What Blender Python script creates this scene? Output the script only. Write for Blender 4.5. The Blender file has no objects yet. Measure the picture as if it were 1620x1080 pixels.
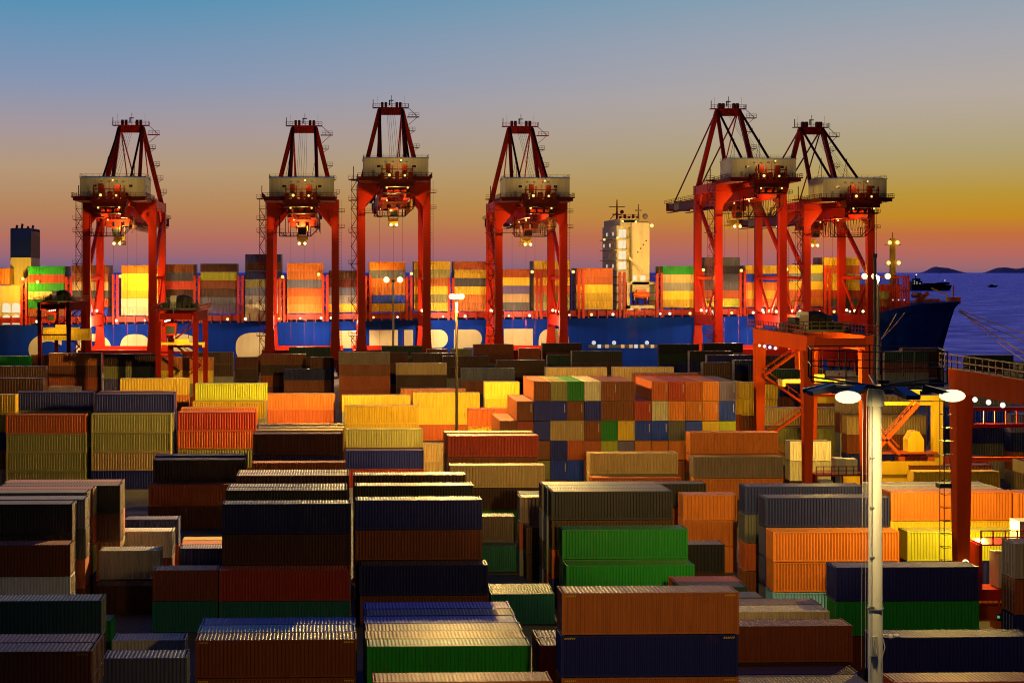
import bpy, math, random
import numpy as np
random.seed(7)
scene = bpy.context.scene
COL = scene.collection
R = math.radians

# ------------------------------------------------------------------ camera
F, PX0, PY0, H = 2430.0, 600.0, 430.0, 33.5
YAW = math.atan(0.03)
CS, SN = math.cos(YAW), math.sin(YAW)
cam_d = bpy.data.cameras.new('camera'); cam = bpy.data.objects.new('camera', cam_d); COL.objects.link(cam)
cam.location = (0, 0, H); cam.rotation_euler = (R(90), 0, -YAW)
cam_d.sensor_width = 36; cam_d.lens = 36 * F / 1620
cam_d.shift_x = 210 / 1620; cam_d.shift_y = -110 / 1620
cam_d.clip_start = 1; cam_d.clip_end = 90000
scene.camera = cam
scene.view_settings.view_transform = 'Standard'; scene.view_settings.look = 'None'
scene.view_settings.exposure = 0; scene.view_settings.gamma = 1
scene.cycles.max_bounces = 4; scene.cycles.diffuse_bounces = 2; scene.cycles.glossy_bounces = 2
scene.cycles.transmission_bounces = 1; scene.cycles.caustics_reflective = False; scene.cycles.caustics_refractive = False
scene.cycles.sample_clamp_indirect = 3
scene.cycles.use_denoising = True
scene.cycles.pixel_filter_type = 'BLACKMAN_HARRIS'; scene.cycles.filter_width = 1.05

def at(px, py, v):
    "the world point seen at a pixel of the photo, V metres in front of the camera"
    u = (px - PX0) / F * v
    return (u * CS + v * SN, -u * SN + v * CS, H - (py - PY0) / F * v)
def atY(px, py, Y):
    return at(px, py, Y / (CS - (px - PX0) / F * SN))

# ------------------------------------------------------------------ materials
def newmat(name):
    m = bpy.data.materials.new(name); m.use_nodes = True
    return m, m.node_tree.nodes, m.node_tree.links, m.node_tree.nodes['Principled BSDF']

def noise_node(n, l, scale, detail=4, vec=None, rough=.6):
    t = n.new('ShaderNodeTexNoise'); t.inputs['Scale'].default_value = scale; t.inputs['Detail'].default_value = detail
    t.inputs['Roughness'].default_value = rough
    if vec: l.new(vec, t.inputs['Vector'])
    return t
def ramp(n, l, fac, stops):
    r = n.new('ShaderNodeValToRGB'); e = r.color_ramp.elements
    while len(e) < len(stops): e.new(0.5)
    for k, (p, c) in enumerate(stops):
        e[k].position = p; e[k].color = (*c, 1) if len(c) == 3 else c
    l.new(fac, r.inputs[0]); return r
def mixc(n, l, fac, a, b, mode='MIX'):
    m = n.new('ShaderNodeMix'); m.data_type = 'RGBA'; m.blend_type = mode
    for sock, v in ((m.inputs[0], fac), (m.inputs[6], a), (m.inputs[7], b)):
        if hasattr(v, 'is_output'): l.new(v, sock)
        elif isinstance(v, (int, float)): sock.default_value = v
        else: sock.default_value = (*v, 1)
    return m.outputs[2]

def paint(name, col, rough=.5, wear=.35, rust=(.13, .05, .02), metal=0, scale=1.0):
    "painted steel with per-object tint, vertical dirt streaks and rust blotches"
    m, n, l, b = newmat(name)
    tc = n.new('ShaderNodeTexCoord'); oi = n.new('ShaderNodeObjectInfo')
    mp = n.new('ShaderNodeMapping'); mp.inputs['Scale'].default_value = (2.2 * scale, 2.2 * scale, .22 * scale)
    add = n.new('ShaderNodeVectorMath'); add.operation = 'ADD'
    sc = n.new('ShaderNodeVectorMath'); sc.operation = 'SCALE'; sc.inputs['Scale'].default_value = 57
    cmb = n.new('ShaderNodeCombineXYZ')
    for k in range(3): l.new(oi.outputs['Random'], cmb.inputs[k])
    l.new(cmb.outputs[0], sc.inputs[0]); l.new(tc.outputs['Object'], add.inputs[0]); l.new(sc.outputs[0], add.inputs[1])
    l.new(add.outputs[0], mp.inputs['Vector'])
    streak = noise_node(n, l, 1.6, 5, mp.outputs[0]); blot = noise_node(n, l, .55 * scale, 6, add.outputs[0], .7)
    r1 = ramp(n, l, streak.outputs['Fac'], [(.32, (.74, .74, .74)), (.66, (1.08, 1.08, 1.08))])
    c = mixc(n, l, min(1, wear * 2.6), col, r1.outputs[0], 'MULTIPLY')
    hs = n.new('ShaderNodeHueSaturation'); mr = n.new('ShaderNodeMapRange')
    mr.inputs['To Min'].default_value = .78; mr.inputs['To Max'].default_value = 1.2
    l.new(oi.outputs['Random'], mr.inputs['Value']); l.new(mr.outputs[0], hs.inputs['Value']); l.new(c, hs.inputs['Color'])
    r2 = ramp(n, l, blot.outputs['Fac'], [(.60, (0, 0, 0)), (.76, (wear*1.3, wear*1.3, wear*1.3))])
    c = mixc(n, l, r2.outputs[0], hs.outputs[0], rust)
    l.new(c, b.inputs['Base Color']); b.inputs['Roughness'].default_value = rough; b.inputs['Metallic'].default_value = metal
    b.inputs['Specular IOR Level'].default_value = {'hull': .08, 'yard': .02, 'stay': .02, 'cran': .10, 'funn': .05}.get(name[:4], .35)
    return m

PALETTE = {  # linear base colours and the words used in labels
 'navy': ((.010, .015, .15), 'navy blue'), 'blue': ((.008, .05, .58), 'bright blue'), 'dkblue': ((.008, .014, .10), 'very dark blue'),
 'cobalt': ((.006, .018, .36), 'deep blue'),
 'pale': ((.56, .52, .46), 'pale grey'), 'brown': ((.24, .062, .018), 'reddish brown'), 'dkbrown': ((.065, .022, .012), 'dark brown'), 'rust': ((.42, .13, .03), 'rusty brown'), 'maroon': ((.12, .02, .012), 'maroon'),
 'red': ((.45, .045, .018), 'red'), 'redor': ((.50, .10, .02), 'red orange'), 'orange': ((.58, .17, .025), 'orange'),
 'yellow': ((.70, .44, .03), 'yellow'), 'tan': ((.50, .34, .15), 'tan'), 'olive': ((.30, .28, .09), 'olive'),
 'green': ((.008, .24, .025), 'green'), 'lime': ((.44, .46, .03), 'lime green'), 'teal': ((.02, .17, .12), 'teal green'),
 'dkgreen': ((.02, .055, .028), 'dark green'), 'dkteal': ((.02, .07, .075), 'dark teal'), 'grey': ((.30, .29, .27), 'grey'),
 'dkgrey': ((.085, .085, .09), 'dark grey'), 'cream': ((.70, .62, .42), 'cream'), 'black': ((.018, .017, .022), 'black'),
 'white': ((.72, .70, .66), 'white'), 'purple': ((.14, .11, .27), 'purple grey'), 'sky': ((.16, .40, .72), 'light blue'),
 'greybrown': ((.20, .14, .11), 'greyish brown'), 'steel': ((.12, .13, .20), 'bluish grey'),
}
BODY, ROOF, SEAFAR = {}, {}, {}
def body_mat(c):
    if c not in BODY: BODY[c] = paint('container_paint_' + c, PALETTE[c][0], .48, .3)
    return BODY[c]
def roof_mat(c):
    "the roof of a container: the same paint under a film of dust and rust"
    if c not in ROOF:
        col = PALETTE[c][0]; dust = (.26, .19, .14); k = .32
        mixd = tuple(a * (1 - k) + d * k for a, d in zip(col, dust))
        ROOF[c] = paint('container_roof_' + c, mixd, .46, .55, (.10, .055, .03))
    return ROOF[c]
def plain(name, col, rough=.6, metal=0, wear=.2): return paint(name, col, rough, wear, metal=metal)
def glow(name, col, strength):
    m, n, l, b = newmat(name); b.inputs['Base Color'].default_value = (.1, .1, .1, 1)
    b.inputs['Emission Color'].default_value = (*col, 1); b.inputs['Emission Strength'].default_value = strength
    return m

M = {
 'crane': paint('crane_red_paint', (.40, .017, .005), .45, .22, (.16, .03, .015), scale=.3),
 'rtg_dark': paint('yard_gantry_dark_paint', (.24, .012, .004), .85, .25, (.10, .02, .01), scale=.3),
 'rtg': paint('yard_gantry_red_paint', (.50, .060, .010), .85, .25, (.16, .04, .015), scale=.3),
 'crane_dark': paint('crane_dark_red_paint', (.16, .014, .008), .5, .25, scale=.3),
 'stay': plain('stay_dark_steel', (.07, .010, .006), .7),
 'house': paint('machinery_house_paint', (.62, .57, .46), .6, .3, scale=.4),
 'house_roof': plain('machinery_house_roof', (.30, .36, .52), .5),
 'dark': plain('black_rubber', (.012, .012, .014), .7),
 'steel': plain('galvanised_steel', (.34, .34, .33), .45, .3),
 'yellow': paint('machine_yellow_paint', (.75, .46, .02), .45, .2, scale=.4),
 'orange': paint('machine_orange_paint', (.60, .10, .012), .45, .25, scale=.4),
 'glass': plain('dark_cabin_glass', (.02, .025, .03), .08),
 'pole': paint('pale_pole_paint', (.62, .58, .46), .5, .25, scale=.5),
 'pole_brown': paint('weathered_pole_paint', (.17, .12, .07), .6, .3, scale=.5),
 'pole_dark': plain('dark_pole_paint', (.05, .05, .055), .5),
 'shell': plain('floodlight_shell', (.03, .035, .06), .3, .2),
 'rope': plain('mooring_rope', (.85, .55, .25), .8),
 'cable': plain('cable_rubber', (.16, .05, .02), .7),
 'hull': paint('hull_blue_paint', (.002, .026, .32), .75, .38, (.06, .035, .04), scale=.09),
 'letter': paint('hull_letter_paint', (.50, .45, .28), .5, .2, scale=.1),
 'deckred': paint('deck_red_paint', (.50, .035, .012), .5, .3, scale=.3),
 'cream': paint('superstructure_paint', (.70, .58, .33), .5, .2, scale=.2),  # cream yellowed to carry the glow of the ship's lamps
 'funnelblue': plain('funnel_blue_paint', (.006, .016, .22), .7),
 'boat': plain('lifeboat_orange', (.60, .09, .012), .4),
 'lamp': glow('sodium_lamp', (1, .80, .42), 1.9), 'lampw': glow('white_lamp', (1, .90, .70), 1.4), 'lampy': glow('yellow_lamp', (1, .66, .16), 1.5),
 'lit': glow('lit_window', (1, .88, .62), .8), 'green': glow('green_signal_lamp', (.1, .8, .5), .4), 'bluelamp': glow('cold_white_lamp', (.75, .88, 1), .62),
}

# ------------------------------------------------------------------ mesh helper
class MB:
    def __init__(s): s.v, s.f = [], []
    def add(s, vs, fs):
        o = len(s.v); s.v += [tuple(p) for p in vs]; s.f += [tuple(o + i for i in f) for f in fs]; return s
    def box(s, x0, x1, y0, y1, z0, z1):
        return s.add([(x0,y0,z0),(x1,y0,z0),(x1,y1,z0),(x0,y1,z0),(x0,y0,z1),(x1,y0,z1),(x1,y1,z1),(x0,y1,z1)],
                     [(0,3,2,1),(4,5,6,7),(0,1,5,4),(1,2,6,5),(2,3,7,6),(3,0,4,7)])
    def cbox(s, c, d): return s.box(c[0]-d[0]/2, c[0]+d[0]/2, c[1]-d[1]/2, c[1]+d[1]/2, c[2]-d[2]/2, c[2]+d[2]/2)
    def prism(s, poly, axis, a, b):
        "extrude a 2-D polygon along an axis: 'y' takes (x,z), 'x' takes (y,z), 'z' takes (x,y)"
        mk = {'y': lambda p, t: (p[0], t, p[1]), 'x': lambda p, t: (t, p[0], p[1]), 'z': lambda p, t: (p[0], p[1], t)}[axis]
        n = len(poly)
        return s.add([mk(p, a) for p in poly] + [mk(p, b) for p in poly],
                     [tuple(range(n)), tuple(range(2*n-1, n-1, -1))] + [(i, (i+1) % n, n+(i+1) % n, n+i) for i in range(n)])
    def _frame(s, p, q):
        p, q = np.array(p, float), np.array(q, float); d = q - p; d /= np.linalg.norm(d) or 1
        up = np.array((0, 0, 1.)) if abs(d[2]) < .95 else np.array((0, 1., 0))
        a = np.cross(d, up); a /= np.linalg.norm(a); b = np.cross(a, d)
        return p, q, a, b
    def beam(s, p, q, w, h=None, w2=None, h2=None):
        h = h or w; w2 = w2 or w; h2 = h2 or h; p, q, a, b = s._frame(p, q); vs = []
        for c, ww, hh in ((p, w, h), (q, w2, h2)):
            for i, j in ((-1,-1),(1,-1),(1,1),(-1,1)): vs.append(c + a*i*ww/2 + b*j*hh/2)
        return s.add(vs, [(0,3,2,1),(4,5,6,7),(0,1,5,4),(1,2,6,5),(2,3,7,6),(3,0,4,7)])
    def tube(s, p, q, r, n=8, r2=None):
        r2 = r if r2 is None else r2; p, q, a, b = s._frame(p, q); vs = []
        for c, rr in ((p, r), (q, r2)):
            for k in range(n):
                t = 2*math.pi*k/n; vs.append(c + a*rr*math.cos(t) + b*rr*math.sin(t))
        return s.add(vs, [(i, (i+1) % n, n+(i+1) % n, n+i) for i in range(n)] + [tuple(range(n-1,-1,-1)), tuple(range(n, 2*n))])
    def path(s, pts, r, n=6):
        for a, b in zip(pts, pts[1:]): s.tube(a, b, r, n)
        return s
    def ball(s, c, r, n=10, m=6, sq=(1,1,1)):
        vs, fs = [], []
        for i in range(m+1):
            th = math.pi*i/m
            for k in range(n):
                ph = 2*math.pi*k/n; vs.append((c[0]+r*sq[0]*math.sin(th)*math.cos(ph), c[1]+r*sq[1]*math.sin(th)*math.sin(ph), c[2]+r*sq[2]*math.cos(th)))
        for i in range(m):
            for k in range(n): fs.append((i*n+k, (i+1)*n+k, (i+1)*n+(k+1) % n, i*n+(k+1) % n))
        return s.add(vs, fs)
    def rail(s, pts, h=1.1, r=.05, step=2.0, mids=1):
        "a guard rail with posts along a line of points"
        for a, b in zip(pts, pts[1:]):
            a, b = np.array(a, float), np.array(b, float); L = np.linalg.norm(b-a); n = max(1, int(L/step))
            for k in range(n+1): c = a+(b-a)*k/n; s.beam(c, c+np.array((0,0,h)), 2*r)
            for j in range(1, mids+2):
                o = np.array((0,0,h*j/(mids+1))); s.beam(a+o, b+o, 2*r)
        return s
    def mesh(s, name):
        me = bpy.data.meshes.new(name); me.from_pydata(s.v, [], s.f); me.validate(); me.update(); return me
    def build(s, name, mat, parent=None, loc=None):
        me = s.mesh(name); me.materials.append(mat)
        o = bpy.data.objects.new(name, me); COL.objects.link(o); o.parent = parent
        if loc: o.location = loc
        return o

def tag(o, label=None, cat=None, group=None, kind=None):
    if label: o['label'] = label
    if cat: o['category'] = cat
    if group: o['group'] = group
    if kind: o['kind'] = kind
    return o
def thing(name, label, cat, loc=(0,0,0), rz=0, group=None):
    o = bpy.data.objects.new(name, None); COL.objects.link(o); o.location = loc; o.rotation_euler.z = rz
    o.empty_display_size = .5
    return tag(o, label, cat, group)
def kids(o): return [c for c in ALLKIDS.get(o, [])]
ALLKIDS = {}
def copy_tree(o, parent=None):
    c = o.copy(); COL.objects.link(c); c.parent = parent
    for ch in list(o.children): copy_tree(ch, c)
    return c

# ------------------------------------------------------------------ sky
w = bpy.data.worlds.new('World'); scene.world = w; w.use_nodes = True
n, l = w.node_tree.nodes, w.node_tree.links
bg = n['Background']; tc = n.new('ShaderNodeTexCoord'); sep = n.new('ShaderNodeSeparateXYZ'); l.new(tc.outputs['Generated'], sep.inputs[0])
def srgb(r, g, b): return tuple((c/255/12.92 if c/255 <= .04045 else ((c/255+.055)/1.055)**2.4) for c in (r, g, b))
def yel(y): return math.sin(math.atan((430-y)/F))
Z1 = .36
def sky_ramp(stops):
    mr = n.new('ShaderNodeMapRange'); mr.inputs['From Min'].default_value = -.01; mr.inputs['From Max'].default_value = Z1
    l.new(sep.outputs['Z'], mr.inputs['Value'])
    return ramp(n, l, mr.outputs[0], [((yel(y)+.01)/(Z1+.01), srgb(*c)) for y, c in stops])
left = sky_ramp([(434,(98,86,126)),(420,(126,100,128)),(400,(160,104,112)),(376,(178,110,96)),(330,(180,132,92)),(270,(180,150,120)),(205,(164,150,155)),(130,(132,148,178)),(10,(86,144,180)),(-200,(60,108,158)),(-440,(24,66,156))])
right = sky_ramp([(434,(124,94,116)),(424,(156,104,110)),(400,(184,104,90)),(374,(194,110,60)),(348,(194,136,32)),(312,(184,148,54)),(250,(176,160,116)),(165,(180,168,158)),(80,(164,164,172)),(0,(138,160,176)),(-440,(26,66,156))])
# azimuth: 0 at the left of the view, 1 at the right
az = n.new('ShaderNodeMath'); az.operation = 'ARCTAN2'; l.new(sep.outputs['X'], az.inputs[0]); l.new(sep.outputs['Y'], az.inputs[1])
ma = n.new('ShaderNodeMapRange'); ma.interpolation_type = 'SMOOTHSTEP'; l.new(az.outputs[0], ma.inputs['Value'])
ma.inputs['From Min'].default_value = -.22; ma.inputs['From Max'].default_value = .46
skyc = mixc(n, l, ma.outputs[0], left.outputs[0], right.outputs[0])
# the sky away from the afterglow is night blue
mb = n.new('ShaderNodeMapRange'); mb.interpolation_type = 'SMOOTHSTEP'; l.new(sep.outputs['Y'], mb.inputs['Value'])
mb.inputs['From Min'].default_value = .05; mb.inputs['From Max'].default_value = .85
skyc = mixc(n, l, mb.outputs[0], (.014, .020, .045), skyc)
ns = n.new('ShaderNodeTexSky'); ns.sky_type = 'NISHITA'; ns.sun_disc = False; ns.sun_elevation = R(-3); ns.sun_rotation = R(24)
nsm = n.new('ShaderNodeVectorMath'); nsm.operation = 'SCALE'; nsm.inputs['Scale'].default_value = .02; l.new(ns.outputs[0], nsm.inputs[0])
skyc = mixc(n, l, 1.0, skyc, nsm.outputs[0], 'ADD')
l.new(skyc, bg.inputs['Color']); bg.inputs['Strength'].default_value = 1.0

def sun_lamp():
    d = bpy.data.lights.new('afterglow_sun', 'SUN'); d.energy = .05; d.angle = R(15); d.color = (1, .55, .3)
    o = bpy.data.objects.new('afterglow_sun', d); COL.objects.link(o)
    o.rotation_euler = (R(86), 0, R(180 - 24))
sun_lamp()
def point(name, loc, watts, col=(1, .60, .16), r=.5):
    d = bpy.data.lights.new(name, 'POINT'); d.energy = watts; d.color = col; d.shadow_soft_size = r
    o = bpy.data.objects.new(name, d); COL.objects.link(o); o.location = loc; return o
def spot(name, loc, target, watts, half, blend=.4, col=(1, .60, .16), r=.4):
    d = bpy.data.lights.new(name, 'SPOT'); d.energy = watts; d.color = col; d.shadow_soft_size = r
    d.spot_size = R(half*2); d.spot_blend = blend
    o = bpy.data.objects.new(name, d); COL.objects.link(o); o.location = loc
    from mathutils import Vector
    o.rotation_euler = (Vector(target) - Vector(loc)).to_track_quat('-Z', 'Y').to_euler(); return o
# ------------------------------------------------------------------ setting
def setting():
    m, n, l, b = newmat('yard_concrete')
    tc = n.new('ShaderNodeTexCoord')
    a = noise_node(n, l, .08, 6, tc.outputs['Object']); c = noise_node(n, l, 1.3, 6, tc.outputs['Object'])
    r1 = ramp(n, l, a.outputs['Fac'], [(.3, (.045, .045, .05)), (.7, (.11, .105, .10))])
    r2 = ramp(n, l, c.outputs['Fac'], [(.35, (.6, .6, .6)), (.65, (1.1, 1.1, 1.1))])
    l.new(mixc(n, l, .8, r1.outputs[0], r2.outputs[0], 'MULTIPLY'), b.inputs['Base Color']); b.inputs['Roughness'].default_value = .65
    g = MB().add([(-700, -150, 0), (1100, -150, 0), (1100, 511, 0), (-700, 511, 0)], [(0, 1, 2, 3)]).build('ground', m)
    tag(g, kind='structure')
    q = MB().box(-700, 1100, 511, 512.2, -9, .25).build('quay_wall', plain('quay_concrete', (.16, .15, .14), .8)); tag(q, kind='structure')
    # sea: deep blue water with wind ripples stretched across the view
    m, n, l, b = newmat('sea_water')
    tc = n.new('ShaderNodeTexCoord')
    mp = n.new('ShaderNodeMapping'); mp.inputs['Scale'].default_value = (.035, .05, .1); l.new(tc.outputs['Object'], mp.inputs['Vector'])
    n1 = noise_node(n, l, 1.0, 4, mp.outputs[0], .55)
    mp2 = n.new('ShaderNodeMapping'); mp2.inputs['Scale'].default_value = (.12, .3, .3); l.new(tc.outputs['Object'], mp2.inputs['Vector'])
    n2 = noise_node(n, l, 1.0, 5, mp2.outputs[0], .6)
    h = n.new('ShaderNodeMath'); h.operation = 'ADD'; l.new(n1.outputs['Fac'], h.inputs[0]); l.new(n2.outputs['Fac'], h.inputs[1])
    bp = n.new('ShaderNodeBump'); bp.inputs['Strength'].default_value = 1; bp.inputs['Distance'].default_value = 14; l.new(h.outputs[0], bp.inputs['Height'])
    l.new(bp.outputs[0], b.inputs['Normal'])
    r = ramp(n, l, n1.outputs['Fac'], [(.38, (.09, .13, .62)), (.62, (.20, .27, 1.0))])  # ripple lights and darks put into the reflection's blue tint
    gl = n.new('ShaderNodeBsdfGlossy'); gl.inputs['Roughness'].default_value = .30
    l.new(r.outputs[0], gl.inputs['Color']); l.new(bp.outputs[0], gl.inputs['Normal'])
    l.new(gl.outputs[0], n['Material Output'].inputs['Surface'])
    s = MB().add([(-60000, 512, -3), (60000, 512, -3), (60000, 60000, -3), (-60000, 60000, -3)], [(0, 1, 2, 3)]).build('sea', m)
    tag(s, kind='structure')
    # islands on the horizon
    isl = plain('island_scrub', (.55, .30, .52), .9)  # distance haze put into the island colour
    def island(prof, v, depth):
        pts = [at(px, 431.5, v) for px, _ in prof]; vs, fs, rows = [], [], 7
        rnd = random.Random(3)
        for k in range(rows):
            t = k / (rows - 1); f = math.sin(math.pi * t)
            for (px, py), p in zip(prof, pts):
                h = (431.5 - py) / F * v * f * (1 + rnd.uniform(-.12, .12) * (0 < k < rows-1) * (k != rows//2))
                vs.append((p[0], p[1] + (t - .5) * depth, -3.2 + h))
        nn = len(prof)
        for k in range(rows-1):
            for i in range(nn-1): fs.append((k*nn+i, k*nn+i+1, (k+1)*nn+i+1, (k+1)*nn+i))
        o = MB().add(vs, fs).build('island', isl); tag(o, kind='structure')
    island([(1455,431.5),(1466,430.2),(1472,426.5),(1477,422.8),(1481,421.2),(1486,422.2),(1490,422.6),(1495,423),(1501,425.2),(1506,425),(1511,427.2),(1517,429.8),(1524,431.2),(1530,431.5)], 46000, 1500)
    island([(1566,431.5),(1572,428.5),(1578,424.6),(1584,422.8),(1590,422.4),(1597,424),(1606,424.8),(1616,424),(1624,422.6),(1640,424),(1660,428),(1680,431.5)], 48000, 1800)
    # painted lane lines on the yard
    ym = plain('lane_paint_yellow', (.62, .42, .03), .6)
    for (x0, y0, x1, y1) in ((25.6,141,24.4,166),(4,170,46,170),(30,100,30,112),(-46,172,-20,172)):
        tag(MB().beam((x0,y0,.006),(x1,y1,.006),.35,.004).build('lane_marking', ym), kind='structure')
setting()

# ------------------------------------------------------------------ containers
HC, TIER, WID = 2.88, 2.90, 2.44
L40, L20 = 12.19, 6.06
def corr(x0, x1, pitch, depth):
    "corrugation profile: list of (position, offset)"
    k = max(1, round((x1-x0)/pitch)); p = (x1-x0)/k; out = []
    for i in range(k):
        a = x0 + i*p; out += [(a, 0), (a+p*.26, 0), (a+p*.5, depth), (a+p*.76, depth)]
    return out + [(x1, 0)]
def side_mesh(L, pitch, depth):
    b = MB(); pr = corr(.14, L-.14, pitch, depth)
    for side in (0, 1):
        y = .025 if side == 0 else WID-.025; s = 1 if side == 0 else -1
        vs = []
        for x, o in pr: vs += [(x, y+s*o, .17), (x, y+s*o, HC-.12)]
        b.add(vs, [(2*i, 2*i+2, 2*i+3, 2*i+1) if side == 0 else (2*i, 2*i+1, 2*i+3, 2*i+2) for i in range(len(pr)-1)])
    pr = corr(.14, WID-.14, .25, .045); vs = []
    for y, o in pr: vs += [(.025+o, y, .17), (.025+o, y, HC-.12)]
    b.add(vs, [(2*i, 2*i+1, 2*i+3, 2*i+2) for i in range(len(pr)-1)])
    b.box(.1, L-.1, .1, WID-.1, .12, .17)
    # corner posts, rails and castings
    for x in (0, L-.16):
        for y in (0, WID-.16): b.box(x, x+.16, y, y+.16, .1, HC-.1)
    for y in (.012, WID-.112):
        b.box(.16, L-.16, y, y+.10, .03, .17); b.box(.16, L-.16, y, y+.10, HC-.13, HC-.03)
    for x in (.012, L-.112):
        b.box(x, x+.1, .16, WID-.16, .03, .17); b.box(x, x+.1, .16, WID-.16, HC-.15, HC-.03)
    for x in (-.006, L-.174):
        for y in (-.006, WID-.174):
            for z in (0, HC-.12): b.box(x, x+.18, y, y+.18, z, z+.12)
    return b.mesh('container_body')
CM = {}
def cmesh(L):
    if L in CM: return CM[L]
    d = {}
    for key, pitch, depth in (('body', .29, .062), ('body_mid', .40, .10)):
        d[key] = side_mesh(L, pitch, depth)
    b = MB(); vs = []; pr = corr(.2, L-.2, .278, -.032)
    for x, o in pr: vs += [(x, .09, HC-.015+o), (x, WID-.09, HC-.015+o)]
    b.add(vs, [(2*i, 2*i+2, 2*i+3, 2*i+1) for i in range(len(pr)-1)])
    d['roof'] = b.mesh('container_roof')
    b = MB()
    for y0, y1 in ((.17, 1.21), (1.23, WID-.17)):
        b.box(L-.09, L-.05, y0, y1, .18, HC-.16)
        for z in (.75, 1.45, 2.1): b.box(L-.05, L-.035, y0+.03, y1-.03, z-.03, z+.03)
    d['door'] = b.mesh('container_door')
    b = MB(); b.tube((0,0,.12),(0,0,HC-.1),.028,6)
    for z in (.2, .9, 1.9, HC-.2): b.box(-.03,.03,-.05,.05,z-.05,z+.05)
    b.box(0,.05,-.02,.34,1.1,1.15)
    d['lock_rod'] = b.mesh('container_lock_rod')
    # plain version for far away: corrugated box with one roof slot
    b = MB(); pr = corr(.06, L-.06, .5, .06); vs = []
    for x, o in pr: vs += [(x, .02+o, .06), (x, .02+o, HC-.1)]
    b.add(vs, [(2*i, 2*i+2, 2*i+3, 2*i+1) for i in range(len(pr)-1)])
    b.add([(.02,.1,.06),(.02,WID,.06),(.02,WID,HC-.06),(.02,.1,HC-.06),(L-.02,.1,.06),(L-.02,WID,.06),(L-.02,WID,HC-.06),(L-.02,.1,HC-.06)],
          [(0,3,2,1),(4,5,6,7),(1,5,6,2) [::-1]])
    for x in (0, L-.16): b.box(x, x+.16, 0, .15, 0, HC)
    b.box(.16, L-.16, .008, .09, HC-.12, HC-.01); b.box(.16, L-.16, .008, .09, .02, .12)
    nb = len(b.f)
    b.add([(.05,.05,HC-.02),(L-.05,.05,HC-.02),(L-.05,WID-.05,HC-.02),(.05,WID-.05,HC-.02)], [(0,1,2,3)])
    me = b.mesh('container_far'); me.materials.append(None); me.materials.append(None)
    idx = [0]*len(me.polygons)
    for i in range(nb, len(b.f)): idx[i] = 1
    me.polygons.foreach_set('material_index', idx); d['far'] = me; d['far_mb'] = (b, nb)
    for k in ('body', 'body_mid', 'roof', 'door', 'lock_rod'): d[k].materials.append(None)
    CM[L] = d; return d

BOXES = []   # every container of the scene: dict(x,y,z,L,col,rot,scale,label,vis)
TIERW = ['atop', 'second down in', 'third down in', 'fourth down in', 'fifth down in', 'sixth down in', 'seventh down in', 'eighth down in']
def S(x, anchor, y, nt, L, cols, where, rot=0, hatch=False, hd=None):
    """a stack: front face edge at photo column x ('l' or 'r'), its top front edge at photo row y, NT tiers high;
    COLS from the top down (missing ones below are never seen)"""
    L = L40 if L == 40 else L20
    z = nt*TIER; v = F*(H - z + .02)/(y-PY0)
    X, Y, _ = at(x, y, v)
    if anchor == 'r': X -= L
    cols = cols.split()
    for k in range(nt):
        c = cols[k] if k < len(cols) else random.choice(['brown', 'navy', 'dkbrown', 'grey', 'redor', 'olive'])
        BOXES.append(dict(x=X, y=Y, z=z-(k+1)*TIER, L=L, col=c, rot=rot, where=where, tier=k, known=k < len(cols), v=v, ship=False, hatch=hatch, hd=v < 165 if hd is None else hd))

# ---- nearest rows
S(161,'r',949,3,40,'dkteal dkbrown','the stack cut by the left edge, third row up')
S(155,'r',1014,3,40,'brown','the low dark row in the lower left corner')
S(145,'r',1029,3,40,'brown','the nearest stack in the lower left corner',hatch=True)
S(176,'r',981,1,20,'green','the ground behind the dark teal container')
S(178,'l',1012,1,20,'pale','the ground behind the bluish half-length container')
S(162,'l',1040.5,2,20,'steel','the pair near the lower left corner')
S(308,'l',1012,2,40,'brown brown','the nearest brown stack left of centre',hatch=True)
S(313,'l',999.5,2,40,'sky','the row just behind the nearest brown stack')  # blue of these two rows holds the shade on their roofs
S(317,'l',987.5,2,40,'blue','the second row behind the nearest brown stack')
S(580.5,'l',1021.6,2,40,'green dkgreen','the front of the six-row low block near the bottom')
S(579,'l',1009.7,2,40,'yellow','row two of the six-row low block')
S(578,'l',997.4,2,40,'tan','row three of the six-row low block')
S(577,'l',984.8,2,40,'blue','row four of the six-row low block')  # blue in rows four to six is roof shade put into the colour
S(576,'l',972.9,2,40,'dkblue','row five of the six-row low block')
S(575,'l',961.8,2,40,'blue','row six of the six-row low block')
S(589,'l',1078,2,40,'orange','the row cut by the bottom edge')
S(888,'l',937.5,4,40,'rust navy rust','the big stack at the bottom just right of centre',hatch=True)
S(854,'l',1020,2,20,'brown','the pair tucked left of the big bottom stack')
S(848,'l',1007.5,2,20,'brown','the back pair tucked left of the big bottom stack')
S(777,'l',939,1,20,'teal','the ground beside the navy and brown stack')
S(775,'l',930.5,1,20,'teal','the ground, behind the teal half-length container')
S(562.5,'l',792,4,40,'navy brown dkbrown','the tall navy stack left of the thin mast')
S(561,'l',768,4,40,'black','the first row behind the tall navy and brown stack')
S(559,'l',751,4,40,'dkbrown','the second row behind the tall navy and brown stack')
S(569,'l',894,2,40,'dkblue brown','the low row in front of the tall navy stack')
S(351,'l',797,4,40,'dkblue dkbrown dkbrown','the dark stack behind the red container')
S(357.5,'l',775.3,4,40,'black dkblue','the first row behind the dark stack')
S(360,'l',769.5,4,40,'dkblue','the second row behind the dark stack')
S(374,'l',752,4,40,'dkbrown dkbrown','the third row behind the dark stack')
S(376,'l',747,4,40,'dkbrown','the last row behind the dark stack')
S(346.6,'l',902,2,40,'red teal','the low pair left of centre')
S(241,'l',901.4,2,20,'brown teal','the half-length pair left of the red container')
S(183,'l',840,2,20,'pale','the pale half-length stack between dark stacks on the left')
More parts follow.
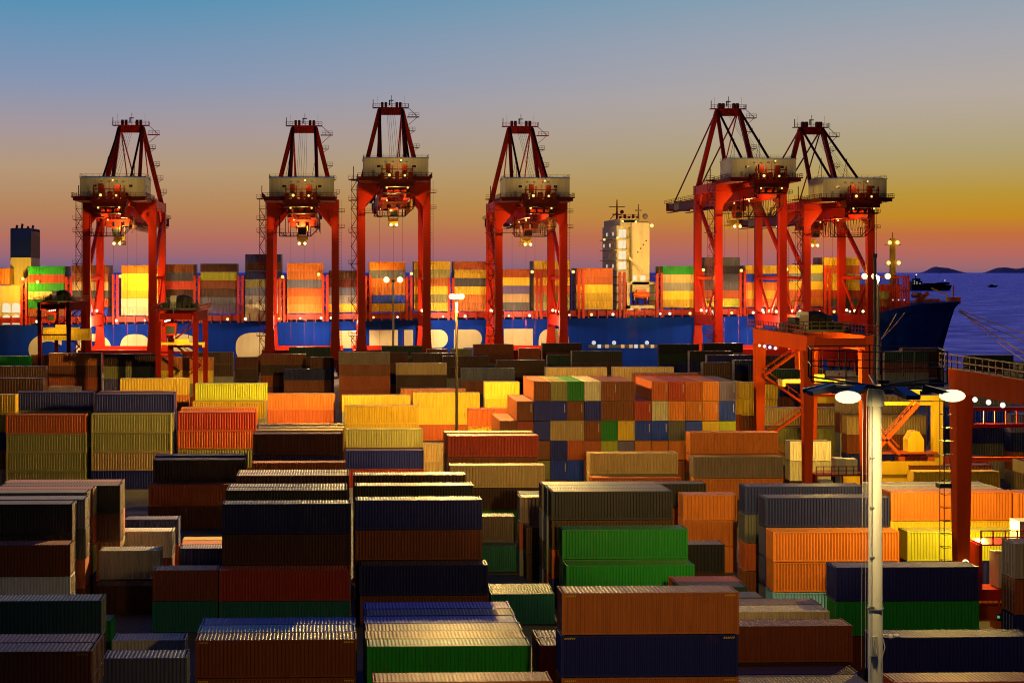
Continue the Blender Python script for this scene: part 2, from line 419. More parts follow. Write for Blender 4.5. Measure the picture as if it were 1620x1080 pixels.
S(197,'l',821,2,20,'dkblue','the dark half-length stack behind the pale grey one')
S(157,'l',870.6,2,20,'grey dkgrey','the middle half-length stack on the left')
S(148,'l',925.6,1,20,'dkbrown','the ground in front of the middle half-length stack')
S(168,'r',837.5,2,20,'brown brown','the brown pair right of the black wall of containers')
S(178,'r',829,2,20,'brown','the back brown pair right of the black wall of containers')
S(284,'l',869,1,40,'dkblue','the ground in the gap left of the dark stack')
S(286,'l',861.5,1,40,'orange','the ground in the gap, middle of three low rows')
S(288,'l',854,1,40,'yellow','the ground in the gap, last of three low rows')
S(112,'r',861,3,40,'brown white','the row in front of the black wall of containers')
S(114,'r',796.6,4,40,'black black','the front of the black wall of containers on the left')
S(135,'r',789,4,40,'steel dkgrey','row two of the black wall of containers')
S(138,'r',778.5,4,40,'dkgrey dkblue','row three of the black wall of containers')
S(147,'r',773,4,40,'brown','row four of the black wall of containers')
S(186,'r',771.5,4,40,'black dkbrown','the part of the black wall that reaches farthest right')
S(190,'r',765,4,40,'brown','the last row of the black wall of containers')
S(1350,'r',988.6,2,40,'brown','the row right of the big bottom stack')
S(1361,'r',1064.5,1,40,'navy','the low row below the brown container by the mast')
S(1372,'r',1079,1,40,'cream','the lowest row at the bottom left of the mast')
S(1313,'r',966,2,40,'cream','the row behind the brown container by the mast')
S(1300,'r',955,2,40,'greybrown','the second row behind the brown container by the mast')
S(1208,'r',944,2,40,'steel','the third row behind the brown container by the mast')
S(1174,'r',920,2,20,'redor','the half-length back row beside the green containers')
S(1183,'r',927.5,2,20,'dkgreen','the half-length front row beside the green containers')
S(1152,'r',863.7,2,20,'black dkbrown','the black half-length stack right of the green containers')
S(890,'l',837,3,40,'green green','the upper green row right of centre')
S(896,'l',893.6,2,40,'green green','the lower green row right of centre')
S(873,'l',777,4,40,'black dkbrown','the black stack above the green containers')
S(865,'l',771.5,4,40,'dkgrey','row two of the black stack above the green containers')
S(858,'l',766,4,40,'greybrown','row three of the black stack above the green containers')
S(1117,'r',764.5,3,20,'black redor redor','the half-length stack right of the black stack')
S(1166,'r',782,3,20,'orange orange orange','the all-orange half-length stack right of centre')
S(822,'l',786,3,20,'greybrown','the narrow stack left of the black stack')
S(822,'l',781,3,20,'greybrown','the back of the narrow stack left of the black stack')
S(833,'l',834,2,20,'dkbrown dkbrown','the low pair left of the black stack')
S(815.5,'r',816.5,2,20,'greybrown grey','the half-length stack right of the tall navy stack')
S(824,'r',866,1,20,'teal','the ground in front of the half-length greyish stack')
S(1322,'l',897,3,40,'navy green maroon','the navy and green stack crossed by the mast')
S(1385,'l',1007.5,2,40,'navy','the long row at the bottom right behind the mast')
S(1414,'l',1078,2,40,'red','the row cut by the bottom edge right of the mast')
S(1605,'l',859,4,40,'grey brown navy','the stack cut by the right edge',rot=1)
S(1223,'l',841,3,40,'orange orange sky','the striped orange stack left of the mast')
S(1211,'l',787,4,40,'dkblue navy navy grey','the dark stack above the striped orange containers')
S(1178,'l',769,4,40,'dkblue dkgrey redor brown','the dark back stack above the striped orange containers')
S(1436,'l',840,3,40,'lime','the row right of the mast beside the red leg')
S(1409,'l',778,4,40,'orange yellow','the bright orange stack right of the mast')
S(1396,'l',772.4,4,40,'cream tan','row two of the bright orange stack')
S(1377,'l',766.7,4,40,'white tan','row three of the bright orange stack')
S(1610,'l',779,4,20,'orange redor','the stack at the right edge beside the orange one')
# ---- middle rows
S(240.5,'l',728,3,40,'black black','the black stack left of the red striped stack')
S(245,'l',720.5,3,40,'dkblue','the row behind the black stack on the left')
S(234.5,'l',766,2,40,'brown dkbrown','the low row before the left-hand black stack')
S(400,'l',686,4,40,'dkbrown dkblue','the dark stack right of the red striped stack')
S(398,'l',731.7,3,40,'brown','the row in front of the dark stack left of centre')
S(404,'l',680.8,4,40,'yellow','row two behind the dark stack left of centre')
S(408,'l',676.5,4,40,'cream','row three behind the dark stack left of centre')
S(411,'l',671.5,4,40,'yellow','row four behind the dark stack left of centre')
S(545.5,'l',642,4,40,'yellow yellow','the bright yellow stack left of the distant light mast')
S(547,'l',679,3,40,'olive','the olive row below the bright yellow container')
S(546,'l',712.5,2,40,'navy red','the front row below the olive container')
S(423,'l',622.5,4,40,'orange redor','the flat orange stack left of centre')
S(541,'l',625,4,40,'yellow','the amber row behind the bright yellow container')
S(653.5,'l',621,4,40,'yellow yellow redor','the amber stack behind the thin light mast')
S(634,'l',615,4,40,'orange','the amber row behind the thin light mast')
S(655,'l',703,2,40,'tan tan','the tan pair between the olive and the red stacks')
S(708,'l',689,4,40,'red','the red striped container stack at the foot of the thin mast')
S(703,'l',683.5,4,40,'olive','the row just behind the red container near the thin mast')
S(712.5,'l',736,3,40,'tan dkbrown green','the tan stack below the red one')
S(1091,'l',684,4,40,'orange','the orange stack below the end-on block')
S(1097,'l',722.5,3,40,'greybrown orange','the row below the orange container')
S(932.5,'l',716.7,3,40,'tan','the tan stack below the end-on block')
S(936,'l',755.5,2,40,'redor','the low row in front of the tan container')
S(1250,'l',698,3,20,'cream cream','the floodlit pale stack behind the red leg')
S(1206,'l',645,4,40,'tan','the tan row behind the yard gantry legs')
S(1213,'l',677.5,3,40,'olive olive','the olive row behind the yard gantry legs')
S(1172,'r',603.5,5,20,'tan yellow','the pale pair just right of the end-on block')
S(1175,'l',604.5,5,20,'yellow yellow brown','the pale yellow stack behind the orange gantry leg')
S(1234,'l',601.5,5,40,'navy brown','the navy row behind the zigzag stairs')
S(1340,'l',657.5,4,40,'tan brown navy','the grey-tan stack behind the yellow frame')
S(1336,'l',627,5,40,'greybrown brown','the back stack behind the yellow frame')
S(1595.5,'r',644,4,40,'blue navy dkgrey cream','the blue stack right of the tall red leg')
S(1583,'r',628,4,40,'brown','the brown row above the blue stack at the right')
S(1600,'r',613.5,5,40,'grey','the grey row above the blue stack at the right')
S(1600,'l',655,4,40,'purple dkblue brown tan','the column of containers at the right edge')
S(1564,'r',721.6,2,40,'red','the low red row right of the tall red leg')
S(1570,'r',735,2,40,'brown','the low row behind the amber container at right')
S(1583,'r',745.5,2,40,'yellow','the low amber row right of the tall red leg')
# ---- left, far
S(25,'l',620,5,40,'navy','the left one of two navy stacks')
S(149,'l',624,5,40,'navy','the right one of two navy stacks')
S(156,'l',619.5,5,40,'brown','the row behind the right navy container')
S(9.5,'l',656,4,40,'redor olive olive olive','the tall stack at the left edge under the navy container')
S(145,'l',655,4,40,'olive olive tan navy','the second tall stack from the left edge')
S(23,'r',624.5,5,40,'yellow lime','the stack cut by the left edge')
S(68,'r',598,5,40,'dkbrown','the dark row with a lit end near the left edge')
S(72,'r',579,5,40,'dkbrown','the farthest dark row at the left edge')
S(76,'l',611.7,4,20,'greybrown','the half-length stack behind the left navy container')
S(77,'l',558.5,5,40,'orange brown redor','the far orange stack on the left')
S(49,'l',561,4,20,'orange','the far half-length stack by the left yard gantry')
S(164,'l',559.7,5,40,'dkbrown olive purple','the far dark stack on the left')
S(250,'l',565.5,5,40,'orange yellow','the far orange stack between yard gantry legs')
S(190,'l',598.7,5,40,'yellow orange','the yellow stack left of the yard gantry leg')
S(308,'l',607,5,40,'lime','the lime stack right of the yard gantry leg')
S(305,'l',635.3,4,40,'yellow','the row below the lime container')
S(281.5,'l',651.7,4,40,'red redor olive','the red striped stack on the left')
S(287,'l',645,4,40,'orange','the row just behind the red striped stack on the left')
S(287,'l',557,5,40,'dkbrown dkbrown','the far dark stack under the white hull letter')
S(371,'l',565,4,20,'maroon dkbrown dkbrown','the narrow far stack below the round hull letter')
S(412,'l',559.7,4,40,'brown dkbrown','the far brown stack at the second crane\'s foot')
S(457,'l',548.7,4,40,'dkgreen','the far dark green stack at the foot of the second crane')
S(491,'l',565,4,20,'maroon','the far half-length stack at the foot of the second crane')
S(449,'l',583.7,3,40,'dkblue brown','the dark blue stack behind the flat orange one')
S(536,'l',556.7,5,40,'greybrown brown redor','the far stack at the foot of the third crane')
S(646,'r',557.5,4,20,'maroon','the small far stack right of the third crane foot')
S(604,'l',547,4,40,'dkgreen','the farthest olive row below the third crane')
S(675,'l',552,4,20,'brown','the far half-length brown stack left of the thin mast')
S(713,'l',552,4,20,'olive','the far half-length olive stack behind the thin mast')
S(749,'l',544.7,4,40,'brown','the farthest brown row left of the fourth crane')
S(821,'l',551,4,20,'redor','the far bright half-length stack at the fourth crane')
S(858,'l',543,4,40,'dkbrown','the farthest dark row right of the fourth crane')
S(651,'l',558.7,4,40,'dkbrown','the far dark row left of the thin mast')
S(700,'l',563,4,40,'dkbrown','the far dark row behind the thin mast')
S(786,'l',569.5,4,40,'dkbrown dkbrown','the far dark stack right of the thin mast')
S(627,'l',574,4,40,'tan dkbrown dkbrown','the tan stack left of the thin mast')
S(730,'l',582.5,4,40,'steel brown','the bluish stack right of the thin mast')
S(767,'l',604,5,20,'yellow yellow','the yellow half-length stack left of the end-on block')
S(741,'l',646.7,4,40,'redor yellow','the orange row left of the end-on block')
S(866,'l',561.7,4,20,'dkgreen','the far half-length green stack right of the fourth crane')
S(905,'l',555,5,40,'black dkbrown','the far black stack behind the end-on block')
S(864,'l',581,5,40,'tan','the left one of two tan rows behind the end-on block')
S(970,'l',580.5,5,40,'tan','the right one of two tan rows behind the end-on block')
S(1003,'l',590.5,5,40,'redor','the row just behind the end-on block')
S(1043,'l',544.7,4,40,'black dkgreen','the left one of two far black stacks near the fifth crane')
S(1113,'l',543,4,40,'black','the right one of two far black stacks near the fifth crane')
S(1091,'l',555,4,40,'black','the long dark row below the far black stacks')
S(1119,'l',561.5,4,40,'navy','the far navy row below the fifth crane')
S(1113,'l',573.5,5,20,'dkbrown dkbrown','the far half-length brown stack left of the orange gantry leg')
S(1162,'l',570,5,20,'dkblue','the far half-length navy stack left of the orange gantry leg')
S(1200,'l',562.5,4,40,'dkbrown','the far dark row under the yard gantry stairs')
S(1208,'l',584,5,40,'dkgreen','the dark green row under the yard gantry stairs')
S(1427,'l',551,4,40,'maroon dkbrown','the far dark stack below the ship bow')
S(1400,'l',556,4,40,'dkgreen brown','the far greenish stack beside the dark lamp post')
S(1531,'l',561.7,4,40,'dkgreen dkbrown','the far dark green row at the right edge')
X_, Y_, Z_ = at(68, 520.5, 398)
BOXES.append(dict(x=X_, y=Y_, z=Z_-HC, L=L40, col='yellow', rot=0, where='', tier=0, known=True, v=398, ship=False, hatch=False, hd=False, lab='yellow container hanging under the small yard gantry at the far left'))
S(48,'r',563,4,40,'green','the far green row at the left edge')

# the block of containers seen end-on
ENDS = [  # per column, colours from the top down (tier 6 or lower at the top)
 (4,'brown'),(5,'brown red'),(6,'brown cobalt cobalt brown olive'),(6,'olive cobalt tan cobalt blue'),(6,'green brown tan redor blue'),(6,'cream cobalt brown redor orange'),
 (6,'brown brown green lime redor'),(6,'brown brown yellow purple redor'),(5,'red blue orange'),(6,'redor cream blue orange'),(6,'red orange dkgrey orange'),
 (6,'redor orange blue orange'),(6,'orange orange yellow orange'),(6,'purple blue lime orange')]
v_end = F*(H-6*TIER)/(603-PY0)
ORD = ['first','second','third','fourth','fifth','sixth','seventh','eighth','ninth','tenth','eleventh','twelfth','thirteenth','fourteenth']
for i, (nt, cols) in enumerate(ENDS):
    X, Y, _ = at(791 + 26.7*i, 603, v_end)
    cols = cols.split()
    for k in range(nt):
        c = cols[k] if k < len(cols) else random.choice(['brown', 'navy', 'orange'])
        BOXES.append(dict(x=X+WID, y=Y, z=(nt-1-k)*TIER, L=L40, col=c, rot=2, where=f'the {ORD[i]} column from the left of the end-on block', tier=k, known=k < len(cols), v=v_end, ship=False, hatch=False, hd=False))

# ---- containers on the ship's deck, bay by bay from the stern
SHIP = [ (-43,424,'orange orange'),(44.5,421,'green red green tan green brown'),(113,419.5,'brown brown tan dkgrey redor blue'),(192,419.5,'orange yellow yellow yellow cream cream'),
 (250,418,'brown dkgrey red dkbrown dkgrey dkgrey'),(317,417,'dkbrown lime brown dkbrown steel purple'),(388,402,'dkblue dkbrown dkblue olive steel grey cream cream'),
 (454,416,'orange orange steel redor orange orange'),(520,428,'dkbrown maroon steel grey yellow'),(584.5,414,'orange steel orange orange blue yellow'),
 (655.5,413,'yellow olive orange yellow olive yellow'),(719,413.5,'redor yellow dkgrey yellow orange orange'),(781,425.5,'redor yellow purple tan dkgrey'),
 (845,412.5,'yellow redor yellow redor olive olive'),(913,424,'redor redor yellow yellow yellow'),(1049,421,'green tan grey yellow yellow'),
 (1114,407,'dkgrey black dkgrey dkgrey redor lime'),(1180,420,'yellow blue orange yellow orange'),(1246,419,'yellow steel yellow redor orange'),(1304,407,'yellow redor yellow yellow red dkgrey')]
BAYW = ['the deck bay cut by the left edge','the ship bay beside the funnel','the ship bay behind the first crane\'s left leg','the pale ship bay inside the first crane','the ship bay right of the first crane','the ship bay midway between the first two cranes',
 'the tallest ship bay, left of the second crane','the orange ship bay inside the second crane','the ship bay between the second and third cranes','the ship bay behind the twin-lamp pole','the yellow ship bay at the third crane\'s right leg',
 'the ship bay behind the brightest lamp','the ship bay inside the fourth crane','the ship bay behind the fourth crane\'s right legs','the ship bay left of the bridge tower','the ship bay right of the bridge tower',
 'the black ship bay at the fifth crane','the ship bay inside the fifth crane','the ship bay left of the sixth crane','the foremost full ship bay, inside the sixth crane']
YS = 519.8; ST = 2.82
for (x, y, cols), bw in zip(SHIP, BAYW):
    X, Y, Z = atY(x, y, YS); cs = cols.split()
    for k, c in enumerate(cs):
        BOXES.append(dict(x=X, y=YS, z=Z-(k+1)*ST, L=L40, col=c, rot=0, where=bw, tier=k, known=True, v=YS+10, ship=True, hatch=False, hd=False))
        for r in range(1, 5):
            BOXES.append(dict(x=X, y=YS+2.5*r, z=Z-(k+1)*ST, L=L40, col=random.choice(['orange','yellow','brown','grey','tan']) , rot=0, where='', tier=k, known=False, v=YS+10, ship=True, hatch=False, hd=False))

# ---- which of them the photograph shows, and how large (painter's count on a coarse grid)
def visible_counts():
    s = .5; Wp, Hp = 810, 540
    zb = np.full((Hp, Wp), 1e9); ib = np.full((Hp, Wp), -1, int)
    def pj(p):
        x, y, z = p; u = x*CS - y*SN; v = x*SN + y*CS
        return ((PX0 + F*u/v)*s, (PY0 - F*(z-H)/v)*s, v)
    for i, b in enumerate(BOXES):
        if b['rot'] == 2: x0, x1, y0, y1 = b['x']-WID, b['x'], b['y'], b['y']+b['L']
        else: x0, x1, y0, y1 = b['x'], b['x']+b['L'], b['y'], b['y']+WID
        z0, z1 = b['z'], b['z']+HC
        b['bb'] = (x0, x1, y0, y1, z0, z1)
        quads = [[(x0,y0,z0),(x1,y0,z0),(x1,y0,z1),(x0,y0,z1)], [(x0,y0,z1),(x1,y0,z1),(x1,y1,z1),(x0,y1,z1)],
                 [(x0,y0,z0),(x0,y1,z0),(x0,y1,z1),(x0,y0,z1)], [(x1,y0,z0),(x1,y1,z0),(x1,y1,z1),(x1,y0,z1)]]
        for q in quads:
            P = [pj(p) for p in q]; xs = [p[0] for p in P]; ys = [p[1] for p in P]
            a, c, e, g = max(0, int(min(xs))), min(Wp, int(max(xs))+1), max(0, int(min(ys))), min(Hp, int(max(ys))+1)
            if a >= c or e >= g: continue
            gx, gy = np.meshgrid(np.arange(a, c)+.5, np.arange(e, g)+.5); ins = None
            cr = [(P[(k+1)%4][0]-P[k][0])*(gy-P[k][1])-(P[(k+1)%4][1]-P[k][1])*(gx-P[k][0]) for k in range(4)]
            ins = np.logical_or(np.all([k >= 0 for k in cr], 0), np.all([k <= 0 for k in cr], 0))
            v = sum(p[2] for p in P)/4
            if q is quads[0]: v = min(p[2] for p in P)
            zz = zb[e:g, a:c]; m = ins & (v < zz); zz[m] = v; ib[e:g, a:c][m] = i
    for b in BOXES: b['vis'] = 0
    for i, c in zip(*np.unique(ib, return_counts=True)):
        if i >= 0: BOXES[i]['vis'] = int(c)
def settle():
    "push back any stack that would stand inside another one"
    st = {}
    for b in BOXES:
        if not b['ship'] and 'lab' not in b: st.setdefault(b['where'], []).append(b)
    def ext(s):
        b = s[0]; t = max(k['z'] for k in s)+TIER
        return (b['x']-WID, b['x'], b['y'], b['y']+b['L'], t) if b['rot'] == 2 else (b['x'], b['x']+b['L'], b['y'], b['y']+WID, t)
    L = list(st.values())
    for _ in range(6):
        moved = 0; L.sort(key=lambda s: s[0]['y'])
        for i, a in enumerate(L):
            for c in L[i+1:]:
                A, C = ext(a), ext(c)
                if min(A[1], C[1])-max(A[0], C[0]) > .02 and C[2] < A[3]+.05 and A[2] < C[3]:
                    if a[0]['rot'] == 2 and c[0]['rot'] == 2: continue
                    dy = A[3]+.06-C[2]
                    if dy > 3: continue
                    for k in c: k['y'] += dy
                    moved += 1
        if not moved: break
settle()
visible_counts()
order = sorted([b for b in BOXES if b['known'] and b['vis'] >= 4], key=lambda b: -b['vis'])
SINGLE = order[:322]
for b in SINGLE: b['single'] = True
HAZ = plain('hazard_stripe_yellow', (.75, .55, .03), .5)
hz = MB()
for k in range(6): hz.add([(.22+k*.13, -.004, HC-.28), (.29+k*.13, -.004, HC-.28), (.34+k*.13, -.004, HC-.16), (.27+k*.13, -.004, HC-.16)], [(0,1,2,3)])
hzm = hz.mesh('hazard_marking'); hzm.materials.append(HAZ)
stb = MB().add([(-.0, .36, 1.25), (.0, .36, 2.45), (.0, .27, 2.45), (.0, .27, 1.25)], [(0,1,2,3)]); stm = stb.mesh('marking_strip'); stm.materials.append(plain('marking_white', (.6, .57, .5), .5))
RODM = plain('lock_rod_steel', (.30, .29, .27), .45, .4)
def setmat(o, *mats):
    for sl, mt in zip(o.material_slots, mats): sl.link = 'OBJECT'; sl.material = mt
def child(name, me, parent, mat=None, loc=(0,0,0), rz=0):
    o = bpy.data.objects.new(name, me); COL.objects.link(o); o.parent = parent; o.location = loc; o.rotation_euler.z = rz
    if mat: setmat(o, mat)
    return o
LABELS = {}
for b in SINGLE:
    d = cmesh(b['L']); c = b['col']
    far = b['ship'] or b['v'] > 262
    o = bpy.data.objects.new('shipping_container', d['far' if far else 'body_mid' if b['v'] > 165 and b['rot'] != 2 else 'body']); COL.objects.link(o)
    o.location = (b['x']+random.uniform(-.05, .05), b['y']+random.uniform(-.02, .02), b['z']); b['obj'] = o
    o.rotation_euler.z = (0, math.pi, math.pi/2)[b['rot']]
    if b['rot'] == 1: o.location = (b['x']+b['L'], b['y']+WID, b['z'])
    if b['ship']: o.scale.z = (ST-.02)/HC
    if far: setmat(o, body_mat(c), roof_mat(c))
    else:
        setmat(o, body_mat(c)); child('roof', d['roof'], o, roof_mat(c))
        dr = child('door', d['door'], o, body_mat('tan' if 'black wall' in b['where'] else c))  # lamplight on the black wall's ends put into tan doors
        if b['rot'] == 2 and random.random() < .55: child('marking_strip', stm, o)
        if b['hd']:
            for yy in (.42, .95, 1.5, 2.02): child('lock_rod', d['lock_rod'], dr, RODM, (b['L']-.005, yy, 0))
        if b['hatch']:
            child('hazard_marking', hzm, o); child('hazard_marking', hzm, o, None, (b['L']-1.22, 0, 0))
    lab = f"{PALETTE[c][1]} container {TIERW[b['tier']]} {b['where']}"
    if 'the ground' in b['where']: lab = f"{PALETTE[c][1]} container standing on {b['where']}"
    lab = b.get('lab', lab)
    tag(o, lab, 'shipping container', 'containers on the ship' if b['ship'] else 'containers stacked in the yard')
# everything else: the smaller ones and the ones that carry the stacks, as one object
rest = [b for b in BOXES if not b.get('single')]
mats, mi, V, Fc, MI = [], {}, [], [], []
def slot(m):
    if m.name not in mi: mi[m.name] = len(mats); mats.append(m)
    return mi[m.name]
for b in rest:
    d = cmesh(b['L']); mb, nb = d['far_mb']; o = len(V); k = (ST-.02)/HC if b['ship'] else 1
    if b['rot'] == 2: V += [(b['x']-y, b['y']+x, b['z']+z) for x, y, z in mb.v]
    else: V += [(b['x']+x, b['y']+y, b['z']+z*k) for x, y, z in mb.v]
    Fc += [tuple(o+i for i in f) for f in mb.f]
    s0, s1 = slot(body_mat(b['col'])), slot(roof_mat(b['col'])); MI += [s0]*nb + [s1]*(len(mb.f)-nb)
me = bpy.data.meshes.new('stacked_containers'); me.from_pydata(V, [], Fc); me.update()
for m in mats: me.materials.append(m)
me.polygons.foreach_set('material_index', MI)
o = bpy.data.objects.new('stacked_containers', me); COL.objects.link(o)
tag(o, 'mass of smaller containers filling the stacks behind and below the others', 'containers', kind='stuff')
# ------------------------------------------------------------------ ship-to-shore cranes
LAMPB = MB().ball((0,0,0), .38, 8, 6).mesh('lamp_globe'); LAMPB.materials.append(None)
def lamp(parent, loc, mat=None, r=1.0, name='floodlight'):
    o = child(name, LAMPB, parent, mat or M['lamp'], loc); o.scale = (r, r, r); return o
def make_crane(dz, name='gantry_crane'):
    root = thing(name, 'x', 'crane'); c, dk = M['crane'], M['crane_dark']
    B = lambda: MB()
    T = 56.5 + dz; LX = 10.4
    # legs flare towards the sill and at the top corner
    for sx in (-1, 1):
        for y in (0, 28):
            m = B(); pr = [(-1.9,5.2),(1.9,5.2),(1.2,15),(1.15,T-14),(1.2,T-8),(2.2,T-3.2),(-1.15,T-3.2),(-1.15,T-14),(-1.2,15)]
            m.prism([(sx*LX - sx*px, pz) for px, pz in pr], 'y', y-1.1, y+1.1)
            m.box(sx*LX-1.3, sx*LX+1.3, y-1.25, y+1.25, T-8.3, T-7.9); m.box(sx*LX-1.4, sx*LX+1.4, y-1.3, y+1.3, 14.8, 15.2)
            m.build('leg', c, root)
    for y in (0, 28):
        B().box(-13,13,y-1.3,y+1.3,5.4,8.6).build('sill_beam', c, root)
        for sx in (-1, 1):
            m = B(); m.box(sx*LX-5,sx*LX+5,y-.9,y+.9,3.2,5.3)
            for k in range(-3,4,2): m.box(sx*LX+k*1.3-1.1,sx*LX+k*1.3+1.1,y-.6,y+.6,1.3,3.1)
            bo = m.build('bogie', dk, root)
            for k in range(-3,4,2): B().tube((sx*LX+k*1.3,y-.4,.75),(sx*LX+k*1.3,y+.4,.75),.7,10).build('wheel', M['dark'], bo)
    for sx in (-1, 1):
        x = sx*LX
        m = B(); m.prism([(1.15,19.4),(26.85,19.4),(26.85,15.2),(25,16),(3,16),(1.15,15.2)], 'x', x-1.0, x+1.0); m.build('portal_beam', c, root)
        m = B(); m.tube((x,1.1,31.5),(x,26.9,31.5),.62,8); m.build('tie_tube', c, root)
        for y in (1.4, 26.6): B().tube((x,y,31),(x,14,19.5),.42,8).build('brace', c, root)
        B().tube((x,26.9,T-6),(x,1.3,T-24),.75,8).build('diagonal_brace', c, root)
        m = B(); m.box(x-1.1,x+1.1,1.4,26.6,T-3,T-.2); m.beam((x,1.4,T-8),(x,5,T-3),.6); m.beam((x,26.6,T-8),(x,22,T-3),.6); m.build('top_side_beam', c, root)
        m = B(); m.rail([(x-sx*.9,-.5,T+.05),(x-sx*.9,28,T+.05)]); m.build('handrail', c, root)
    for y in (0, 28):
        m = B(); m.box(-11.6,11.6,y-1.25,y+1.25,T-3.1,T); m.prism([(-9.1,T-8),(-9.1,T-3.1),(-5,T-3.1)],'y',y-.9,y+.9); m.prism([(9.1,T-8),(9.1,T-3.1),(5,T-3.1)],'y',y-.9,y+.9)
        m.build('top_cross_beam', c, root)
    # trolley girders running out over the ship
    G0, G1 = T-6.2, T-2.9
    for sx in (-1, 1):
        m = B(); m.box(sx*3.6-.55,sx*3.6+.55,-19,78,G0,G1); m.beam((sx*3.6,78,(G0+G1)/2),(sx*3.6,104,(G0+G1)/2+.7),1.1,3.3,1.1,1.6)
        m.box(sx*3.6-.9,sx*3.6+.9,-19,104,G0-.12,G0+.05)
        m.build('trolley_girder', c, root)
        B().box(sx*3.6-.565,sx*3.6+.565,84,92,G0+.45,G1+.35).build('warning_band', M['yellow'], root)
    for y in range(-18, 100, 16): B().box(-3.05,3.05,y-.3,y+.3,G1-.9,G1-.2).build('girder_tie', c, root)
    B().box(-4.6,4.6,103,104.2,G0+.6,G1+.2).build('girder_tie', c, root)
    m = B()
    for sx in (-1, 1):
        m.box(sx*5.0-.45,sx*5.0+.45,-19,103,G1+.1,G1+.18); m.rail([(sx*5.45,-19,G1+.18),(sx*5.45,103,G1+.18)],1.1,.05,3)
    m.build('girder_walkway', dk, root)
    # machinery house on its deck
    m = B(); m.box(-12,11,-20,2,T-.3,T+.05); m.box(-11.5,-4.2,-19.5,1,T-1.2,T-.3); m.box(4.2,10.5,-19.5,1,T-1.2,T-.3); m.rail([(-11.9,2,T),(-11.9,-20,T),(10.9,-20,T),(10.9,2,T)],1.2,.05,1.6); m.build('machinery_deck', dk, root)
    ho = B().prism([(-16,T),(-1,T),(-1,T+6.0),(-8.5,T+6.7),(-16,T+6.0)],'x',-10,10).build('machinery_house', M['house'], root)
    B().prism([(-16.25,T+5.93),(-8.5,T+6.66),(-.75,T+5.93),(-.75,T+6.15),(-8.5,T+6.88),(-16.25,T+6.15)],'x',-10.2,10.2).build('roof', M['house_roof'], ho)
    for x in (-5.4, 5.6): B().box(x-.55,x+.55,-16.06,-15.9,T+3.1,T+3.8).build('window', M['glass'], ho)
    for y in (-12,-8,-4): B().box(9.96,10.05,y-.4,y+.4,T+3.0,T+3.9).build('window', M['glass'], ho)
    for x in (-3.2,-1.1,1.3,3.3): B().prism([(-16.5,T+4.6),(-16.0,T+4.6),(-16.0,T+5.1)],'x',x-.35,x+.35).build('vent_hood', M['house_roof'], ho)
    B().box(-7.5,-6.7,-16.07,-15.9,T+.1,T+2.1).build('door', M['house_roof'], ho)
    m = B(); m.rail([(-10,-16,T+6.15),(10,-16,T+6.15)],1.0,.03,2); m.rail([(10,-16,T+6.15),(10,-1,T+6.15)],1.0,.03,2); m.rail([(-10,-16,T+6.15),(-10,-1,T+6.15)],1.0,.03,2); m.build('roof_rail', M['stay'], ho)
    # rear rope-anchor platform, crowded with sheaves, motors and rails
    m = B(); m.box(-5.6,5.6,-24,-18.9,T-2.1,T-.9); m.box(-5.2,5.2,-23.6,-19,T-3.2,T-2.1)
    for x in (-4.4,-2.2,.1,2.3,4.2): m.box(x-.6,x+.6,-23,-20.4,T-.9,T+1.2+.5*math.sin(x*3))
    for x in (-4.6,-1.5,1.6,4.6): m.box(x-.16,x+.16,-23.8,-23.5,T-.9,T+3.2); m.beam((x,-23.6,T+3),(x,-20,T-.8),.18)
    m.box(-5,5,-23.75,-23.5,T+1.9,T+2.2); m.box(-3.4,-2.0,-22.6,-21,T+1.2,T+3.8); m.box(1.8,3.2,-22.6,-21,T+1.2,T+3.5)
    m.rail([(-5.6,-18.9,T-.9),(-5.6,-24,T-.9),(5.6,-24,T-.9),(5.6,-18.9,T-.9)],1.3,.06,1.1); m.beam((.2,-23,T+1),(.2,-23,T+4.7),.14); m.beam((.2,-23,T+4.7),(1.2,-23,T+4.9),.14)
    rp = m.build('rope_platform', dk, root)
    for x in (-3.3,-1.1,1.1,3.3): B().tube((x-.25,-22,T-4.0),(x+.25,-22,T-4.0),.75,12).build('sheave', M['dark'], rp)
    m = B(); m.box(-4.7,4.7,-23.5,-19.2,T-5.2,T-4.8); m.rail([(-4.7,-23.5,T-4.8),(4.7,-23.5,T-4.8)],1.0,.05,1.2); m.build('lower_platform', dk, root)
    # A-frame
    AZ = 82.6 + dz
    ax = m = B(); m.box(-4.3,4.3,27.2,28.8,AZ-2.3,AZ); m.box(-6.2,6.0,26.6,29.4,AZ,AZ+.18); m.rail([(-6.2,26.6,AZ+.18),(6,26.6,AZ+.18),(6,29.4,AZ+.18)],1.2,.05,1.1)
    m.box(5.5,9.6,27,29,AZ-3.1,AZ-2.9); m.rail([(6,27,AZ-2.9),(9.5,27,AZ-2.9)],1.2,.05,1); m.beam((6,28,AZ),(9,28,AZ-2.8),.16); m.beam((6,28,AZ-5.6),(9,28,AZ-3),.16)
    ap = m.build('apex_beam', c, root)
    for x in (-2.9,-1.7,2.0,3.2): B().tube((x-.42,28,AZ+1.05),(x+.42,28,AZ+1.05),1.0,14).build('sheave', dk, ap)
    m = B(); m.beam((.2,28,AZ),(.2,28,AZ+4.3),.16); m.beam((-.5,28,AZ+2.6),(.9,28,AZ+2.6),.3); m.beam((-6,27,AZ),(-6,27,AZ+2.8),.22); m.beam((-4.6,28,AZ),(-4.6,28,AZ+4.0),.05); m.beam((4.6,28,AZ),(4.6,28,AZ+4.0),.05); m.beam((-.4,28,AZ+1),(-.4,28,AZ+2.8),.4); m.build('antenna', M['stay'], ap)
